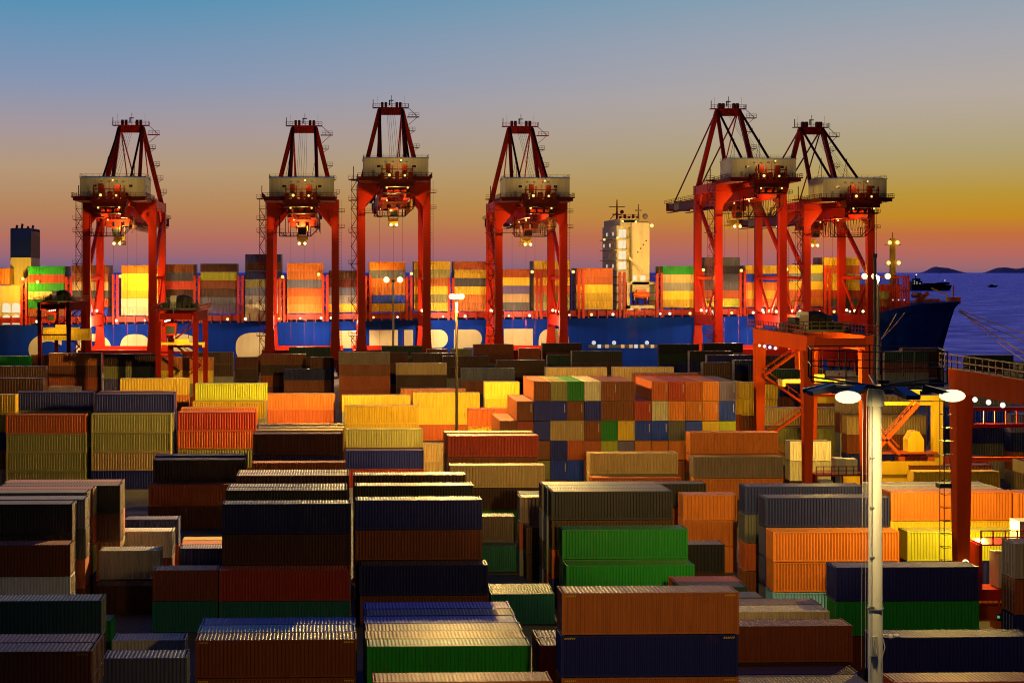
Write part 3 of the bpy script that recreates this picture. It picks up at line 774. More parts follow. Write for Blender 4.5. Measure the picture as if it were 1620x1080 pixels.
    for sx in (-1, 1):
        m = B(); m.beam((sx*3.8,28,AZ-.6),(sx*10.2,28,T-.2),1.5,1.3)
        m.build('a_frame_leg', c, root)
        B().beam((sx*3.8,27.6,AZ-.8),(sx*4.6,10.5,T-.2),1.15,1.0).build('a_frame_back_leg', c, root)
        B().beam((sx*3.7,27,AZ-.4),(sx*4.6,-19.5,T-1),.62,.5).build('backstay', M['stay'], root)
        B().beam((sx*3.7,29,AZ-.4),(sx*3.6,58,G1+.2),.36).build('forestay', c, root)
        B().beam((sx*3.7,29,AZ-.4),(sx*3.6,94,G1+.4),.40).build('forestay', c, root)
        m = B(); m.beam((sx*4.2,4,T+7),(sx*4.2,4,T+14),.14); m.beam((sx*4.2-1.4,4,T+7),(sx*4.2,4,T+14),.12); m.build('stay_prop', M['stay'], root)
    for t in (.28,.5,.68,.86):
        m = B(); x = 3.8+6.4*t; z = AZ-.6+(T-.2-AZ+.6)*t; m.box(x+.6,x+2.6,27.2,28.8,z,z+.14); m.rail([(x+.7,27.2,z),(x+2.6,27.2,z)],1.3,.05,.9); m.beam((x+.4,28,z-1.3),(x+2.3,28,z),.14)
        m.build('climbing_platform', dk, root)
    m = B()
    for x in (-1.4,-.9,-.3,.4,1.0): m.tube((x,27.5,AZ),(x*1.2,-10,T+6.8),.045,4)
    m.build('boom_rope', M['stay'], root)
    # stair tower on the landside leg
    m = B(); X0, X1, ya, yb = -13.7, -11.9, -1.3, .9; z = 8.6; k = 0
    for x in (X0, X1):
        for y in (ya, yb): m.beam((x,y,5),(x,y,T+.5),.09)
    while z < T-3:
        a, b2 = ((X0,X1) if k % 2 else (X1,X0)); m.beam((a,ya+.5,z),(b2,ya+.5,z+3.0),.08,.22); m.beam((a,ya+.2,z+1),(b2,ya+.2,z+4.0),.05)
        m.box(X0-.1,X1+.1,ya,yb,z+2.96,z+3.04); m.rail([(X0,ya,z+3),(X1,ya,z+3)],1.0,.025,.9); z += 3.0; k += 1
    for zz in (13,24,36,46,T-6.5): m.box(-14.6,-11.4,-1.5,1.3,zz,zz+.2); m.rail([(-14.6,-1.5,zz+.2),(-12,-1.5,zz+.2)],1.2,.04,1); m.beam((-14,0,zz),(-11.6,0,zz-2.6),.16)
    m.box(-14.6,-10.5,-1.6,1.4,T+.1,T+.35); m.rail([(-14.6,-1.6,T+.35),(-12,-1.6,T+.35)],1.2,.04,1); m.beam((-13.0,0,T),(-13.0,0,T+4.5),.24)
    m.build('stair_tower', dk, root)
    m = B()
    for zz in range(12, int(T)-8, 1): m.box(11.7,12.5,-.1,.1,zz,zz+.06)
    m.beam((11.7,0,10),(11.7,0,T),.08); m.beam((12.5,0,10),(12.5,0,T),.08)
    for zz in (T-4,T-9,30): m.box(11.5,13.4,-1,1,zz,zz+.15); m.rail([(11.5,-1,zz),(13.4,-1,zz)],1.1,.05,.9)
    m.build('ladder', dk, root)
    # maintenance cage hanging under the rear girder
    m = B(); x0, x1, zt, zb = -6.8, 5.6, T-5.8, T-12
    for y in (-17,-13):
        m.beam((x0,y,zt),(x0,y,zb),.2); m.beam((x0,y,zb),(x1-2.8,y,zb),.22); m.beam((x1-2.8,y,zb),(x1,y,zb+2.9),.18); m.beam((x1,y,zb+2.9),(x1,y,zt),.18)
        m.beam((x1-2.8,y,zb),(x1-2.8,y,zb+2.9),.18); m.beam((x1-3.6,y,zb),(x1-3.6,y,zb+2.9),.14); m.beam((x1-2.8,y,zb+2.9),(x1,y,zb+2.9),.14); m.beam((x0,y,zb+1.4),(x0+1.4,y,zb),.16); m.rail([(x0,y,zb),(x1-2.8,y,zb)],1.1,.03,1)
    m.box(x0,x1-2.8,-17,-13,zb-.1,zb); m.build('maintenance_cage', M['stay'], root)
    m = B(); m.box(-9.4,-5.5,-3,-1.5,T-10.6,T-10.4); m.rail([(-9.4,-3,T-10.4),(-5.5,-3,T-10.4)],1.1,.04,1); m.beam((-5.4,-2,T-11.8),(-5.4,-2,T-6),.2); m.beam((-3.8,-2,T-11.8),(-3.8,-2,T-6),.2); m.beam((-5.4,-2,T-11.8),(-3.8,-2,T-11.8),.2); m.beam((-6.4,-2,T-10.4),(-5.4,-2,T-11.8),.2); m.build('side_platform', M['stay'], root)
    # festoon cable loops under the right-hand girder
    m = B(); y = -18
    while y < 40:
        pts = [(5.3, y+2.6*t, G0-.3-3.4*math.sin(math.pi*t)) for t in (0,.12,.3,.5,.7,.88,1)]; m.path(pts,.07,4); m.box(5.2,5.4,y-.15,y+.15,G0-.7,G0); y += 2.7
    m.build('festoon_cable', M['cable'], root)
    # trolley, cabin and spreader
    tr = B(); tr.box(-4.6,4.6,-4,4,G0-1.0,G0-.2)
    for x in (-3,0,3): tr.box(x-.9,x+.9,-3,3,G0-2.6,G0-1.0)
    tr.rail([(-4.6,-4,G0-.2),(4.6,-4,G0-.2)],1.2,.06,1.2)
    for x in (-4.4,4.4): tr.beam((x,-3.6,G0-.2),(x,-3.6,G0-4.5),.25)
    to = tr.build('trolley', dk, root)
    cb = B().prism([(-1.2,G0-5.2),(1.2,G0-5.2),(1.5,G0-2.7),(-1.5,G0-2.7)],'y',-7.2,-4.6).build('cabin', M['crane'], to)
    B().box(-1.15,1.15,-7.28,-7.15,G0-5.0,G0-3.2).build('window', M['glass'], cb)
    SZ = G0-7.6
    m = B(); m.box(-1.7,1.7,-1.2,1.2,SZ+.9,SZ+2.0); m.box(-1.1,1.1,-6,6,SZ,SZ+.7); m.beam((-1.6,-1,SZ+2),(1.4,-1,SZ+5.6),.24); m.beam((1.6,-1,SZ+2),(1.6,-1,SZ+5.4),.24); m.beam((-1.6,-1,SZ+2),(-1.6,-1,SZ+5.4),.24)
    for yy in (-5.9,5.9): m.box(-1.3,1.3,yy-.25,yy+.25,SZ-.6,SZ+.6)
    so = m.build('spreader', M['yellow'], to)
    for x in (-.9,.9): lamp(so, (x,-6.3,SZ-.3), M['lamp'], 1.3)
    m = B()
    for x in (-1.5,1.5):
        for yy in (-1,1): m.tube((x,yy,SZ+2),(x*1.5,yy*2,G0-1),.05,4)
    m.build('hoist_rope', M['stay'], to)
    to.location.y = 6
    m = B()
    for x in (-4.2,.4,3.4): m.tube((x,16,G0),(x,16,6),.035,4)
    m.build('pendant_rope', M['crane_dark'], root)
    # lamps on the portal beams, platforms and girders
    for sx in (-1, 1):
        for yy in (6,14,22): lamp(root, (sx*LX - .2, yy, 20.6), M['lamp'], 1.3)
    lamp(root, (1.2,-24,T+4.75), M['lampy'], .7)
    lamp(root, (-2.4,-24.3,T+.2), M['lampy'], 1.15); lamp(root, (2.3,-24.3,T+.1), M['lampy'], .9)
    for x in (-3.2,3.2): lamp(root, (x,-23.9,T-3.6), M['lampy'], .8)
    for yy in (-8,10,34,60): lamp(root, (-2.6,yy,G0-.5), M['lampy'], .7)
    return root
CR = make_crane(0); CRT = make_crane(6.2)
YC = 491
CRANES = [(189.3,0,'red gantry crane farthest to the left, behind the small yard gantry',0),(478.8,0,'red gantry crane seen straight along its boom, second from the left',-2),
 (623.5,6.2,'taller red gantry crane in the left half, above the twin-lamp pole',9),(840,0,'red gantry crane just left of the lit ship bridge tower',14),
 (1187,6.2,'tall red gantry crane right of the ship bridge, boom tip jutting left',22),(1326,0,'red gantry crane farthest to the right, near the ship bow',30)]
used = {}
for px, dz, lab, ty in CRANES:
    X, Y, _ = atY(px, 500, YC)
    if dz in used: o = copy_tree(used[dz])
    else: o = used[dz] = CR if dz == 0 else CRT
    o.location = (X, YC, 0); tag(o, lab, 'crane', 'quay gantry cranes')
    for ch in o.children:
        if ch.name.startswith('trolley') and not ch.name.startswith('trolley_g'): ch.location.y = ty
# crane rails
for yy in (YC, YC+28): tag(MB().box(-260, 260, yy-.08, yy+.08, .0, .05).build('crane_rail', M['steel']), kind='structure')

# ------------------------------------------------------------------ rubber-tyred yard gantries
def make_rtg(w, top=26.0, span=23.5, lit=True, stair=True, legw=1.25, paint_='rtg', gw=.55):
    root = thing('yard_gantry', 'x', 'yard crane'); c, dk = M[paint_], M['crane_dark']
    for x in (0, w):
        for y in (0, span):
            m = MB(); m.beam((x,y,3.4),(x,y,top-2.4),legw*.75,legw*.8,legw*1.15,legw*1.2); m.box(x-.9,x+.9,y-.8,y+.8,3.2,3.5); m.build('leg', c, root)
    for y in (0, span):
        MB().box(-1.6,w+1.6,y-.6,y+.6,2.0,3.3).build('sill_beam', c, root)
        MB().tube((0,y,top-8.5),(w,y,top-8.5),.22,6).build('tie_tube', c, root)
        for x in (-.2, w+.2):
            m = MB()
            for k in (-1.0,1.0): m.tube((x+k,y-.42,.85),(x+k,y+.42,.85),.84,16)
            m.build('tyre', M['dark'], root)
    for x in (0, w):
        m = MB(); m.prism([(-1.6,top-.9),(-1.2,top-2.4),(span+1.2,top-2.4),(span+1.6,top-.9),(span+1.6,top-.3),(-1.6,top-.3)],'x',x-gw,x+gw); m.build('girder', c, root)
        m = MB(); sx = -1 if x == 0 else 1; m.box(x+sx*.6-.4,x+sx*.6+.4,-2.4,span+2.4,top-.28,top-.2)
        m.rail([(x+sx*1.0,-2.4,top-.2),(x+sx*1.0,span+2.4,top-.2)],1.2,.05,1.3); m.build('walkway', dk, root)
    for y in (-1.4, span+1.4): MB().box(.56,w-.56,y-.35,y+.35,top-1.9,top-.7).build('end_tie', c, root)
    # trolley with hoist house
    yt = span*.45
    m = MB(); m.box(-.5,w+.5,yt-3.2,yt+3.2,top-.2,top+.15); m.rail([(-.5,yt-3.2,top+.15),(w+.5,yt-3.2,top+.15)],1.1,.05,1.1)
    for k in range(7): a = -.2+w*k/7; m.box(a,a+w/9,yt-2.4+.5*(k%3),yt+1.8,top+.15,top+1.0+.9*abs(math.sin(k*2.1)))
    m.ball((w*.55,yt,top+1.6),1.5,12,6,(1.3,1,.8)); tr = m.build('trolley', M['dark'], root)
    MB().box(w*.2,w*.36,yt-2,yt-.4,top+.15,top+2.6).build('control_box', M['steel'], tr)
    m = MB(); m.prism([(w*.1,top-5.4),(w*.1+2.0,top-5.4),(w*.1+2.3,top-2.9),(w*.1-.1,top-2.9)],'y',yt-4.4,yt-2.4); cb = m.build('cabin', c, tr)
    MB().box(w*.1+.15,w*.1+1.9,yt-4.47,yt-4.38,top-5.1,top-3.6).build('window', M['glass'], cb)
    sz = top-7.5
    m = MB(); m.box(w*.5-4.5,w*.5+4.5,yt-.9,yt+.9,sz,sz+.5); m.box(w*.5-1.5,w*.5+1.5,yt-.8,yt+.8,sz+.5,sz+1.2)
    for x in (-4.4,4.4): m.box(w*.5+x-.2,w*.5+x+.2,yt-1.2,yt+1.2,sz-.5,sz+.5)
    m.build('spreader', M['yellow'], tr)
    m = MB()
    for x in (-1.3,1.3):
        for y in (-.7,.7): m.tube((w*.5+x,yt+y,sz+1.1),(w*.5+x,yt+y,top-.2),.04,4)
    m.build('hoist_rope', M['stay'], tr)
    if stair:
        # zigzag stairs beside the far leg
        m = MB(); z, k = 3.5, 0; x0 = .9; n = 4; dzs = (top-2.5-3.5)/n
        for k in range(n):
            a, b2 = ((0.3,w-.9) if k % 2 else (w-.9,.3)); a2, b3 = z+k*dzs, z+(k+1)*dzs
            for yy in (span-.9, span-1.7): m.beam((a,yy,a2),(b2,yy,b3),.14,.3); m.beam((a,yy,a2+1),(b2,yy,b3+1),.07)
            for q in range(14):
                t = q/13; m.box(a+(b2-a)*t-.12,a+(b2-a)*t+.12,span-1.7,span-.9,a2+(b3-a2)*t,a2+(b3-a2)*t+.05)
                if q % 3 == 0: m.beam((a+(b2-a)*t,span-1.7,a2+(b3-a2)*t),(a+(b2-a)*t,span-1.7,a2+(b3-a2)*t+1),.05)
        m.build('stair', c, root)
    if lit:
        for k in range(4): lamp(root, (-.2, span*(.97-.12*k), top-2.8), M['lampw'], .62)
    return root
RT = []
def place_rtg(px, v, w, label, top=26.0, **kw):
    o = make_rtg(w, top, **kw); X, Y, _ = at(px, 600, v); o.location = (X, Y, 0); tag(o, label, 'yard crane', 'yard gantries'); RT.append(o); return o
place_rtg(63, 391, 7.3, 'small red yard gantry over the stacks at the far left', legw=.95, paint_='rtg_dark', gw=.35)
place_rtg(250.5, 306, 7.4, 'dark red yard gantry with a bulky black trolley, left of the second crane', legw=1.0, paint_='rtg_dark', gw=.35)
r3 = place_rtg(1277, 209, 8.0, 'large red yard gantry with zigzag stairs, behind the pale light mast', top=25.2, legw=1.35)
r4 = place_rtg(1508, 139.5, 8.2, 'nearest red yard gantry, its tall leg right of the pale mast', top=25.0, legw=1.35, stair=False)
r4.location.y -= 23.5; r4.location.x += 23.5*.0302
def gear(root, span, w, y):
    "power pack and platforms on the sill of a big yard gantry"
    m = MB(); m.box(.8,w+1.0,y-1.4,y+1.4,5.9,6.1); m.rail([(.8,y-1.4,6.1),(w+1,y-1.4,6.1)],1.1,.05,1.0); m.rail([(w+1,y-1.4,6.1),(w+1,y+1.4,6.1)],1.1,.05,1.0)
    m.box(.8,1.1,y-1,y+1,3.3,5.9); m.box(w-.4,w-.1,y-1,y+1,3.3,5.9); m.build('service_platform', M['crane_dark'], root)
    MB().box(3.6,5.0,y-.9,y+.9,6.1,8.2).build('control_box', M['steel'], root); MB().box(5.2,6.6,y-.9,y+.9,6.1,8.1).build('control_box', M['house'], root)
    MB().box(1.4,3.2,y-1.0,y+1.0,3.35,5.2).build('power_pack', M['steel'], root)
gear(r3, 23.5, 8, 0)
# the nearest gantry: cabinet, beam and machinery at the foot of its far leg, ladder up the leg
m = MB(); m.box(1.0,8.6,22.3,24.7,3.9,4.9); m.box(1.4,7.8,22.0,25,8.9,9.05); m.rail([(1.2,22.0,9.05),(7.8,22.0,9.05)],1.2,.05,1.0); m.box(1.2,1.5,22.4,24.4,4.9,8.9); m.build('service_platform', M['crane'], r4)
MB().box(3.0,4.5,22.4,24.4,5.0,8.1).build('control_box', M['house'], r4)
MB().box(4.9,6.2,22.4,24.4,9.1,11.0).build('control_box', M['steel'], r4); MB().box(6.6,8.2,22.4,24.4,9.1,11.4).build('control_box', M['steel'], r4)
m = MB(); m.box(2.9,4.3,22.6,24.0,1.2,2.0); m.beam((3.3,23,2),(3.3,23,3.9),.12); m.beam((4.0,23,2),(4.0,23,3.9),.12); m.build('tool_box', M['orange'], r4)
MB().box(3.1,4.2,22.55,23.6,2.0,2.6).build('control_box', M['dark'], r4); lamp(r4, (3.0,22.45,2.4), M['green'], .35, 'signal_lamp')
lamp(r4, (-.2,22.0,7.4), M['lamp'], .8)
m = MB()
for zz in np.arange(5, 22, 1.2): m.beam((-1.0,22.9,zz),(-1.9,22.6,zz),.05); m.beam((-1.9,22.6,zz),(-1.9,23.6,zz),.05); m.beam((-1.9,23.6,zz),(-1.0,23.4,zz),.05)
for y in (22.6,23.6): m.beam((-1.9,y,3.5),(-1.9,y,22),.06)
m.box(-2.3,-1.2,22.6,23.6,14.0,14.4)
m.build('ladder', M['dark'], r4)
m = MB(); 
for zz in (19.4,20.9): m.box(.8,8.2,23.0,23.5,zz,zz+.35)
for k in range(8): m.beam((1.0+k,23.2,19.7),(1.0+k,23.2,20.9),.1)
m.build('truss_tie', M['crane'], r4)

# ------------------------------------------------------------------ yellow service portal behind the pale mast
o = thing('service_portal', 'yellow steel portal frame with stairs and a hopper, floodlit behind the pale mast', 'portal frame', (0,0,0))
X_, Y_, _ = at(1372, 700, 222); o.location = (X_, Y_, 1.8); o.scale = (.90, .90, 1.02)
sp = M['yellow']
MB().beam((.1,0,1.8),(.1,0,12.6),.9).build('leg', sp, o); MB().beam((11.3,0,1.8),(11.3,0,12.8),1.5,1.3).build('leg', sp, o)
MB().box(.6,10.5,-.4,.4,12.2,12.7).build('top_beam', sp, o); MB().box(6.5,12.2,-1,1,12.9,13.6).build('top_deck', sp, o); MB().box(7.0,8.3,-.7,.7,13.6,15.2).build('winch_box', sp, o)
m = MB(); m.box(-3.5,16,-1.2,1.2,1.0,2.6); m.box(.5,11.5,-1.6,-1.2,2.6,4.4); m.box(-.6,.8,-1,1,-1.76,1.0); m.box(10.6,12,-1,1,-1.76,1.0); m.build('sill_beam', sp, o)
m = MB(); m.rail([(1.5,-1.2,2.6),(11,-1.2,2.6)],1.3,.09,.8); m.box(1.5,11,-1.2,1.2,5.4,5.7)
for k in range(6): m.box(1.6+k*1.6,2.6+k*1.6,-.8,.8,2.6,3.6+.7*(k%3))
m.build('machinery_deck', M['orange'], o)
m = MB(); m.prism([(6.2,5.7),(8.8,5.7),(8.8,7.4),(8.0,8.6),(7.0,8.6),(6.2,7.4)],'y',-1.1,1.1); m.build('hopper', sp, o)
m = MB()
for yy in (-1.9,-1.1):
    m.beam((.6,yy,5.6),(7.6,yy,12.4),.14,.4); m.beam((.6,yy,6.7),(7.6,yy,13.5),.08); m.beam((.6,yy,9.2),(4.6,yy,5.4),.14,.4); m.beam((.6,yy,10.2),(4.6,yy,6.4),.08)
for k in range(20):
    t = k/19; m.box(.6+7*t-.15,.6+7*t+.15,-1.9,-1.1,5.6+6.8*t,5.65+6.8*t)
    if k % 3 == 0: m.beam((.6+7*t,-1.9,5.6+6.8*t),(.6+7*t,-1.9,6.7+6.8*t),.07)
m.build('stair', M['orange'], o)
# yellow jib reaching out behind the large gantry
m = thing('jib_arm', 'short yellow jib arm behind the dark red leg of the large yard gantry', 'jib', at(1287, 632, 243))
MB().box(0,6.6,-.5,.5,-.5,.6).build('beam', sp, m); MB().prism([(6.6,.6),(7.4,.2),(7.6,-.9),(7.2,-1.2),(6.6,-.5)],'y',-.35,.35).build('nose', sp, m); MB().box(.3,2.8,-.5,.5,.62,1.1).build('winch_box', M['orange'], m)
MB().tube((.2,0,-.4),(.2,0,-20.2),.35,10).build('column', M['orange'], m)

# ------------------------------------------------------------------ light masts
def near_mast():
    X, Y, _ = at(1385, 620, 62); o = thing('light_mast', 'tall pale light mast closest to the camera, with a ring of floodlights', 'light mast', (X, Y, 0), 0, 'tall yard light masts')
    m = MB(); m.tube((0,0,0),(0,0,28.4),.36,24,.24); pole = m.build('pole', M['pole'], o)
    for p in pole.data.polygons: p.use_smooth = len(p.vertices) == 4
    m = MB(); 
    for z in (9.8, 19.9): MB().tube((0,0,z),(0,0,z+.06),.345-.004*z*.2,24).build('band', M['steel'], pole)
    m = MB(); m.tube((-.24,-.22,.5),(-.17,-.16,28.2),.022,6)
    for z in range(2, 28, 2): m.box(-.27,-.12,-.25,-.10,z,z+.05)
    m.build('cable_conduit', M['steel'], pole)
    MB().tube((0,0,28.1),(0,0,28.75),.36,20,.30).build('collar', M['pole'], pole)
    b = MB(); b.tube((.2,-.3,18.95),(.62,-.62,19.0),.03,6); b.ball((.62,-.66,18.98),.11,10,6,(1,1.2,.8)); b.ball((.42,-.56,18.92),.1,10,6); b.box(-.25,-.05,-.42,-.3,18.1,18.9); b.path([(-.2,-.42,18.9),(-.25,-.5,18.5),(-.15,-.5,18.2),(-.1,-.42,18.4)],.02,5); b.path([(.12,-.42,18.9),(.2,-.52,18.5),(.1,-.5,18.1),(.05,-.42,18.4)],.02,5)
    b.build('camera_bracket', M['house'], pole)
    m = MB()
    for dx in (-.68,-.52,-.42,-.30): m.tube((dx,-.3,17.6),(dx*.9,-.3,28.6),.010,5)
    m.build('guide_wire', M['pole'], o)
    # guard-railed head frame
    m = MB(); Rr = 2.95; P = [(Rr*math.cos(2*math.pi*k/6+.26), Rr*math.sin(2*math.pi*k/6+.26), 29.15) for k in range(6)]
    m.rail(P+[P[0]],1.25,.02,1.0)
    for p in P: m.beam((0,0,28.9),p,.07)
    m.build('head_frame', M['pole_dark'], o)
    # floodlights: flat shells around the ring, tilted out and down
    for k, (a, em) in enumerate(((-137,'lamp'),(-18,'lamp'),(-172,None),(165,None),(-80,None),(20,None),(60,None),(110,None),(140,None))):
        r = 1.62 if k == 0 else 2.3; t = R(a); dx, dy = math.cos(t), math.sin(t); px, py, pz = -dy, dx, 0
        c = np.array((dx*r, dy*r, 28.72)); ax = np.array((dx,dy,-.16)); si = np.array((px,py,0.)); up = np.cross(ax, si); up = -up if up[2] < 0 else up
        m = MB(); m.add([c+ax*q*.62+si*s_*(.30 if q > 0 else .22)+up*u for q in (-.85,.85) for s_ in (-1,1) for u in ((-.05,.20) if q < 0 else (-.05,.10))],
              [(0,1,3,2),(4,6,7,5),(0,4,5,1),(2,3,7,6),(1,5,7,3),(0,2,6,4)]); m.beam((0,0,28.85), c+up*.1, .08)
        f = m.build('floodlight', M['shell'], o)
        g = MB().add([c+ax*q*.56+si*s_*.3-up*.062 for q, s_ in ((-1,-1),(1,-1),(1,1),(-1,1))], [(0,1,2,3)])
        if em:
            MB().ball(tuple(c+ax*.62-up*.05), .40, 14, 8, (1.3,1.0,.62)).build('lamp_glass', M['lamp'], f)
        else: g.build('lamp_glass', M['lampy'] if k in (5,) else M['steel'], f)
    return X, Y
NX, NY = near_mast()
def mast(px, y, v, label, heads, z0=0, r=.22, size=1.0, mat='pole', group='tall yard light masts'):
    X, Y, Z = at(px, y, v); o = thing('light_mast', label, 'light mast', (X, Y, 0), 0, group)
    p = MB().tube((0,0,0),(0,0,Z-.3),r*1.3,14,r).build('pole', M[mat], o)
    MB().tube((0,0,Z-.5),(0,0,Z+.3),r*1.8,12).build('collar', M['pole_dark'], o)
    m = MB(); m.beam((-heads*.9,0,Z+.3),(heads*.9,0,Z+.3),.14); m.beam((0,-heads*.6,Z+.3),(0,heads*.6,Z+.3),.14); m.build('crossarm', M['pole_dark'], o)
    return o, X, Y, Z
o, MX, MY, MZ = mast(722.5, 470, 229, 'slender light mast with the brightest lamp, just left of centre', 1, mat='pole_brown', r=.19)
for k in range(8):
    t = 2*math.pi*k/8; f = MB().box(math.cos(t)*.62-.24,math.cos(t)*.62+.24,math.sin(t)*.62-.24,math.sin(t)*.62+.24,MZ+.12,MZ+.5).build('floodlight', M['shell'], o)
    MB().ball((math.cos(t)*.78,math.sin(t)*.78,MZ+.12),.42,10,6).build('lamp_glass', M['lamp'], f)
o, X1, Y1, Z1m = mast(622, 444, 476, 'pale pole with twin lamps in front of the ship, at the third crane', 1.0, r=.3, group='light masts along the quay')
for s in (-2.1, 2.1):
    f = MB().box(s-.7,s+.7,-.6,.5,Z1m+.25,Z1m+.7).build('floodlight', M['shell'], o); MB().ball((s,-.5,Z1m+.3),.95,10,6).build('lamp_glass', M['lamp'], f); MB().beam((0,0,Z1m+.2),(s,0,Z1m+.4),.16).build('lamp_arm', M['pole_dark'], o)
o, X2, Y2, Z2m = mast(1389, 438, 478, 'pale pole with three lamps beside the ship bow', 1.0, r=.36, group='light masts along the quay')
for s in (-4.4,-1.3,2.9):
    f = MB().box(s-.7,s+.7,-.6,.5,Z2m+.15,Z2m+.6).build('floodlight', M['shell'], o); MB().ball((s,-.5,Z2m+.2),.95,10,6).build('lamp_glass', M['lamp'], f); MB().beam((0,0,Z2m+.1),(s,0,Z2m+.3),.16).build('lamp_arm', M['pole_dark'], o)
o, _, _, Z3 = mast(1384, 404, 330, 'thin black unlit post behind the pale mast', .6, r=.28, mat='pole_dark')

# ------------------------------------------------------------------ the container ship
ship = thing('container_ship', 'huge blue container ship moored along the quay behind the cranes', 'ship', (0,519,0))
def sp_(px, py, Y=519): X, _, Z = atY(px, py, Y); return X, Z
yo = lambda Y: Y-519
def deck_z(X):   # the deck line climbs a little towards the bow
    xa, za = sp_(0,515); xb, zb = sp_(1040,502); return za + (zb-za)*(X-xa)/(xb-xa)
Xs, Xb = sp_(-120,515)[0], sp_(1375,498)[0]; Xt = sp_(1516,487,541)[0]
m = MB(); vs, fs, secs = [], [], []
B2 = 22.0
xs = list(np.linspace(Xs, Xb, 12)) + [Xb + (Xt-Xb)*t for t in (.15,.3,.45,.6,.72,.83,.92,1.0)]
for X in xs:
    t = max(0, (X-Xb)/(Xt-Xb)); top = deck_z(min(X, Xb)) + 3.4*min(1, t*2.2)*(t > 0) + .9*t
    hb_t = B2*math.sqrt(max(0, 1-t**2.6)); row = []
    for zf in (0,.12,.3,.5,.7,.88,1):
        z = -5 + (top+5)*zf
        tw = min(1, t*(1.28-.28*zf**1.5)); hb = B2*math.sqrt(max(0, 1-tw**2.2)) if zf < 1 else hb_t
        row.append((max(hb, .05), z))
    secs.append((X, row))
nz = 7
def hx(X, zf, t):  # rake of the stem
    return X - (Xt-Xb)*.21*t**3*(1-zf)**.8
for (X, row) in secs:
    t = max(0, (X-Xb)/(Xt-Xb))
    for side in (-1, 1):
        for k, (hb, z) in enumerate(row): vs.append((hx(X, (0,.12,.3,.5,.7,.88,1)[k], t), B2+side*hb, z))
for i in range(len(secs)-1):
    for side in (0, 1):
        for k in range(nz-1):
            a = i*2*nz+side*nz+k; b_ = a+2*nz; q = (a, b_, b_+1, a+1); fs.append(q if side == 0 else q[::-1])
    a = i*2*nz+nz-1; fs.append((a, a+2*nz, a+3*nz, a+nz))
fs.append(tuple(range(nz)) + tuple(range(2*nz-1, nz-1, -1)))
hull = m.add(vs, fs).build('hull', M['hull'], ship)
m = MB(); X = Xs+9
while X < Xb-4: m.box(X,X+.07,-.012,.02,-2,deck_z(X)-.3); X += 12.4
for zf in (3.2, 8.4): m.box(Xs,Xb-2,-.012,.02,zf,zf+.07)
m.build('plate_seam', plain('hull_seam_paint', (.004,.012,.08), .8), hull)
# letters on the side
def letter(ch, px0, px1, ytop, hgt=10.2):
    cu = bpy.data.curves.new('letter', 'FONT'); cu.body = ch; cu.extrude = .02; cu.offset = .055; cu.size = 1
    to = bpy.data.objects.new('letter', cu); COL.objects.link(to)
    bpy.context.view_layer.update()
    me = bpy.data.meshes.new_from_object(to.evaluated_get(bpy.context.evaluated_depsgraph_get())); bpy.data.objects.remove(to)
    co = np.array([v.co for v in me.vertices]); mn, mx = co.min(0), co.max(0)
    X0, Zt = sp_(px0, ytop); X1, _ = sp_(px1, ytop)
    for v in me.vertices:
        a = (v.co.x-mn[0])/(mx[0]-mn[0]); b_ = (v.co.y-mn[1])/(mx[1]-mn[1])
        v.co = (X0+(X1-X0)*a, -.03-v.co.z, Zt-hgt+hgt*b_)
    me.materials.append(M['letter']); o = bpy.data.objects.new('letter', me); COL.objects.link(o); o.parent = ship; return o
for ch, a, b_, y in (('C',45,98,528),('O',120,176,528),('S',262,308,528)): letter(ch, a, b_, y)
def mark(kind, px0, px1, ytop, hgt=10.2):
    X0, Zt = sp_(px0, ytop); X1, _ = sp_(px1, ytop); w = X1-X0
    if kind == 'round': pts = [(X0+w/2-w/2*math.copysign(abs(math.cos(t))**.75, math.cos(t)), Zt-hgt/2+hgt/2*math.copysign(abs(math.sin(t))**.75, math.sin(t))) for t in np.linspace(0, 2*math.pi, 40, endpoint=False)]
    elif kind == 'bowl':
        r = 3.0; z1 = Zt-6.2; pts = [(X0,Zt)] + [(X1-r+r*math.sin(t), Zt-r+r*math.cos(t)) for t in np.linspace(0, math.pi/2, 8)] + [(X1-r+r*math.cos(t), z1+r-r*math.sin(t)) for t in np.linspace(0, math.pi/2, 8)] + [(X0+w*.34,z1),(X0+w*.34,Zt-hgt),(X0,Zt-hgt)]
    elif kind == 'high': pts = [(X0,Zt),(X1,Zt),(X1,Zt-5.9),(X0,Zt-5.9)]
    else: pts = [(X0,Zt),(X1,Zt),(X1,Zt-hgt),(X0,Zt-hgt)]
    MB().prism(pts, 'y', -.06, .02).build('letter', M['letter'], ship)
for a in (('round',190,238,528.5),('round',373,437,526),('high',533,577,523),('block',584.5,629.5,522),('block',639.5,653.5,521.8),('bowl',664,708.5,521.3),('bowl',718,762.5,521),('block',773,786,520.5),('block',797,843,520),('round',852,900,519.5)): mark(*a)
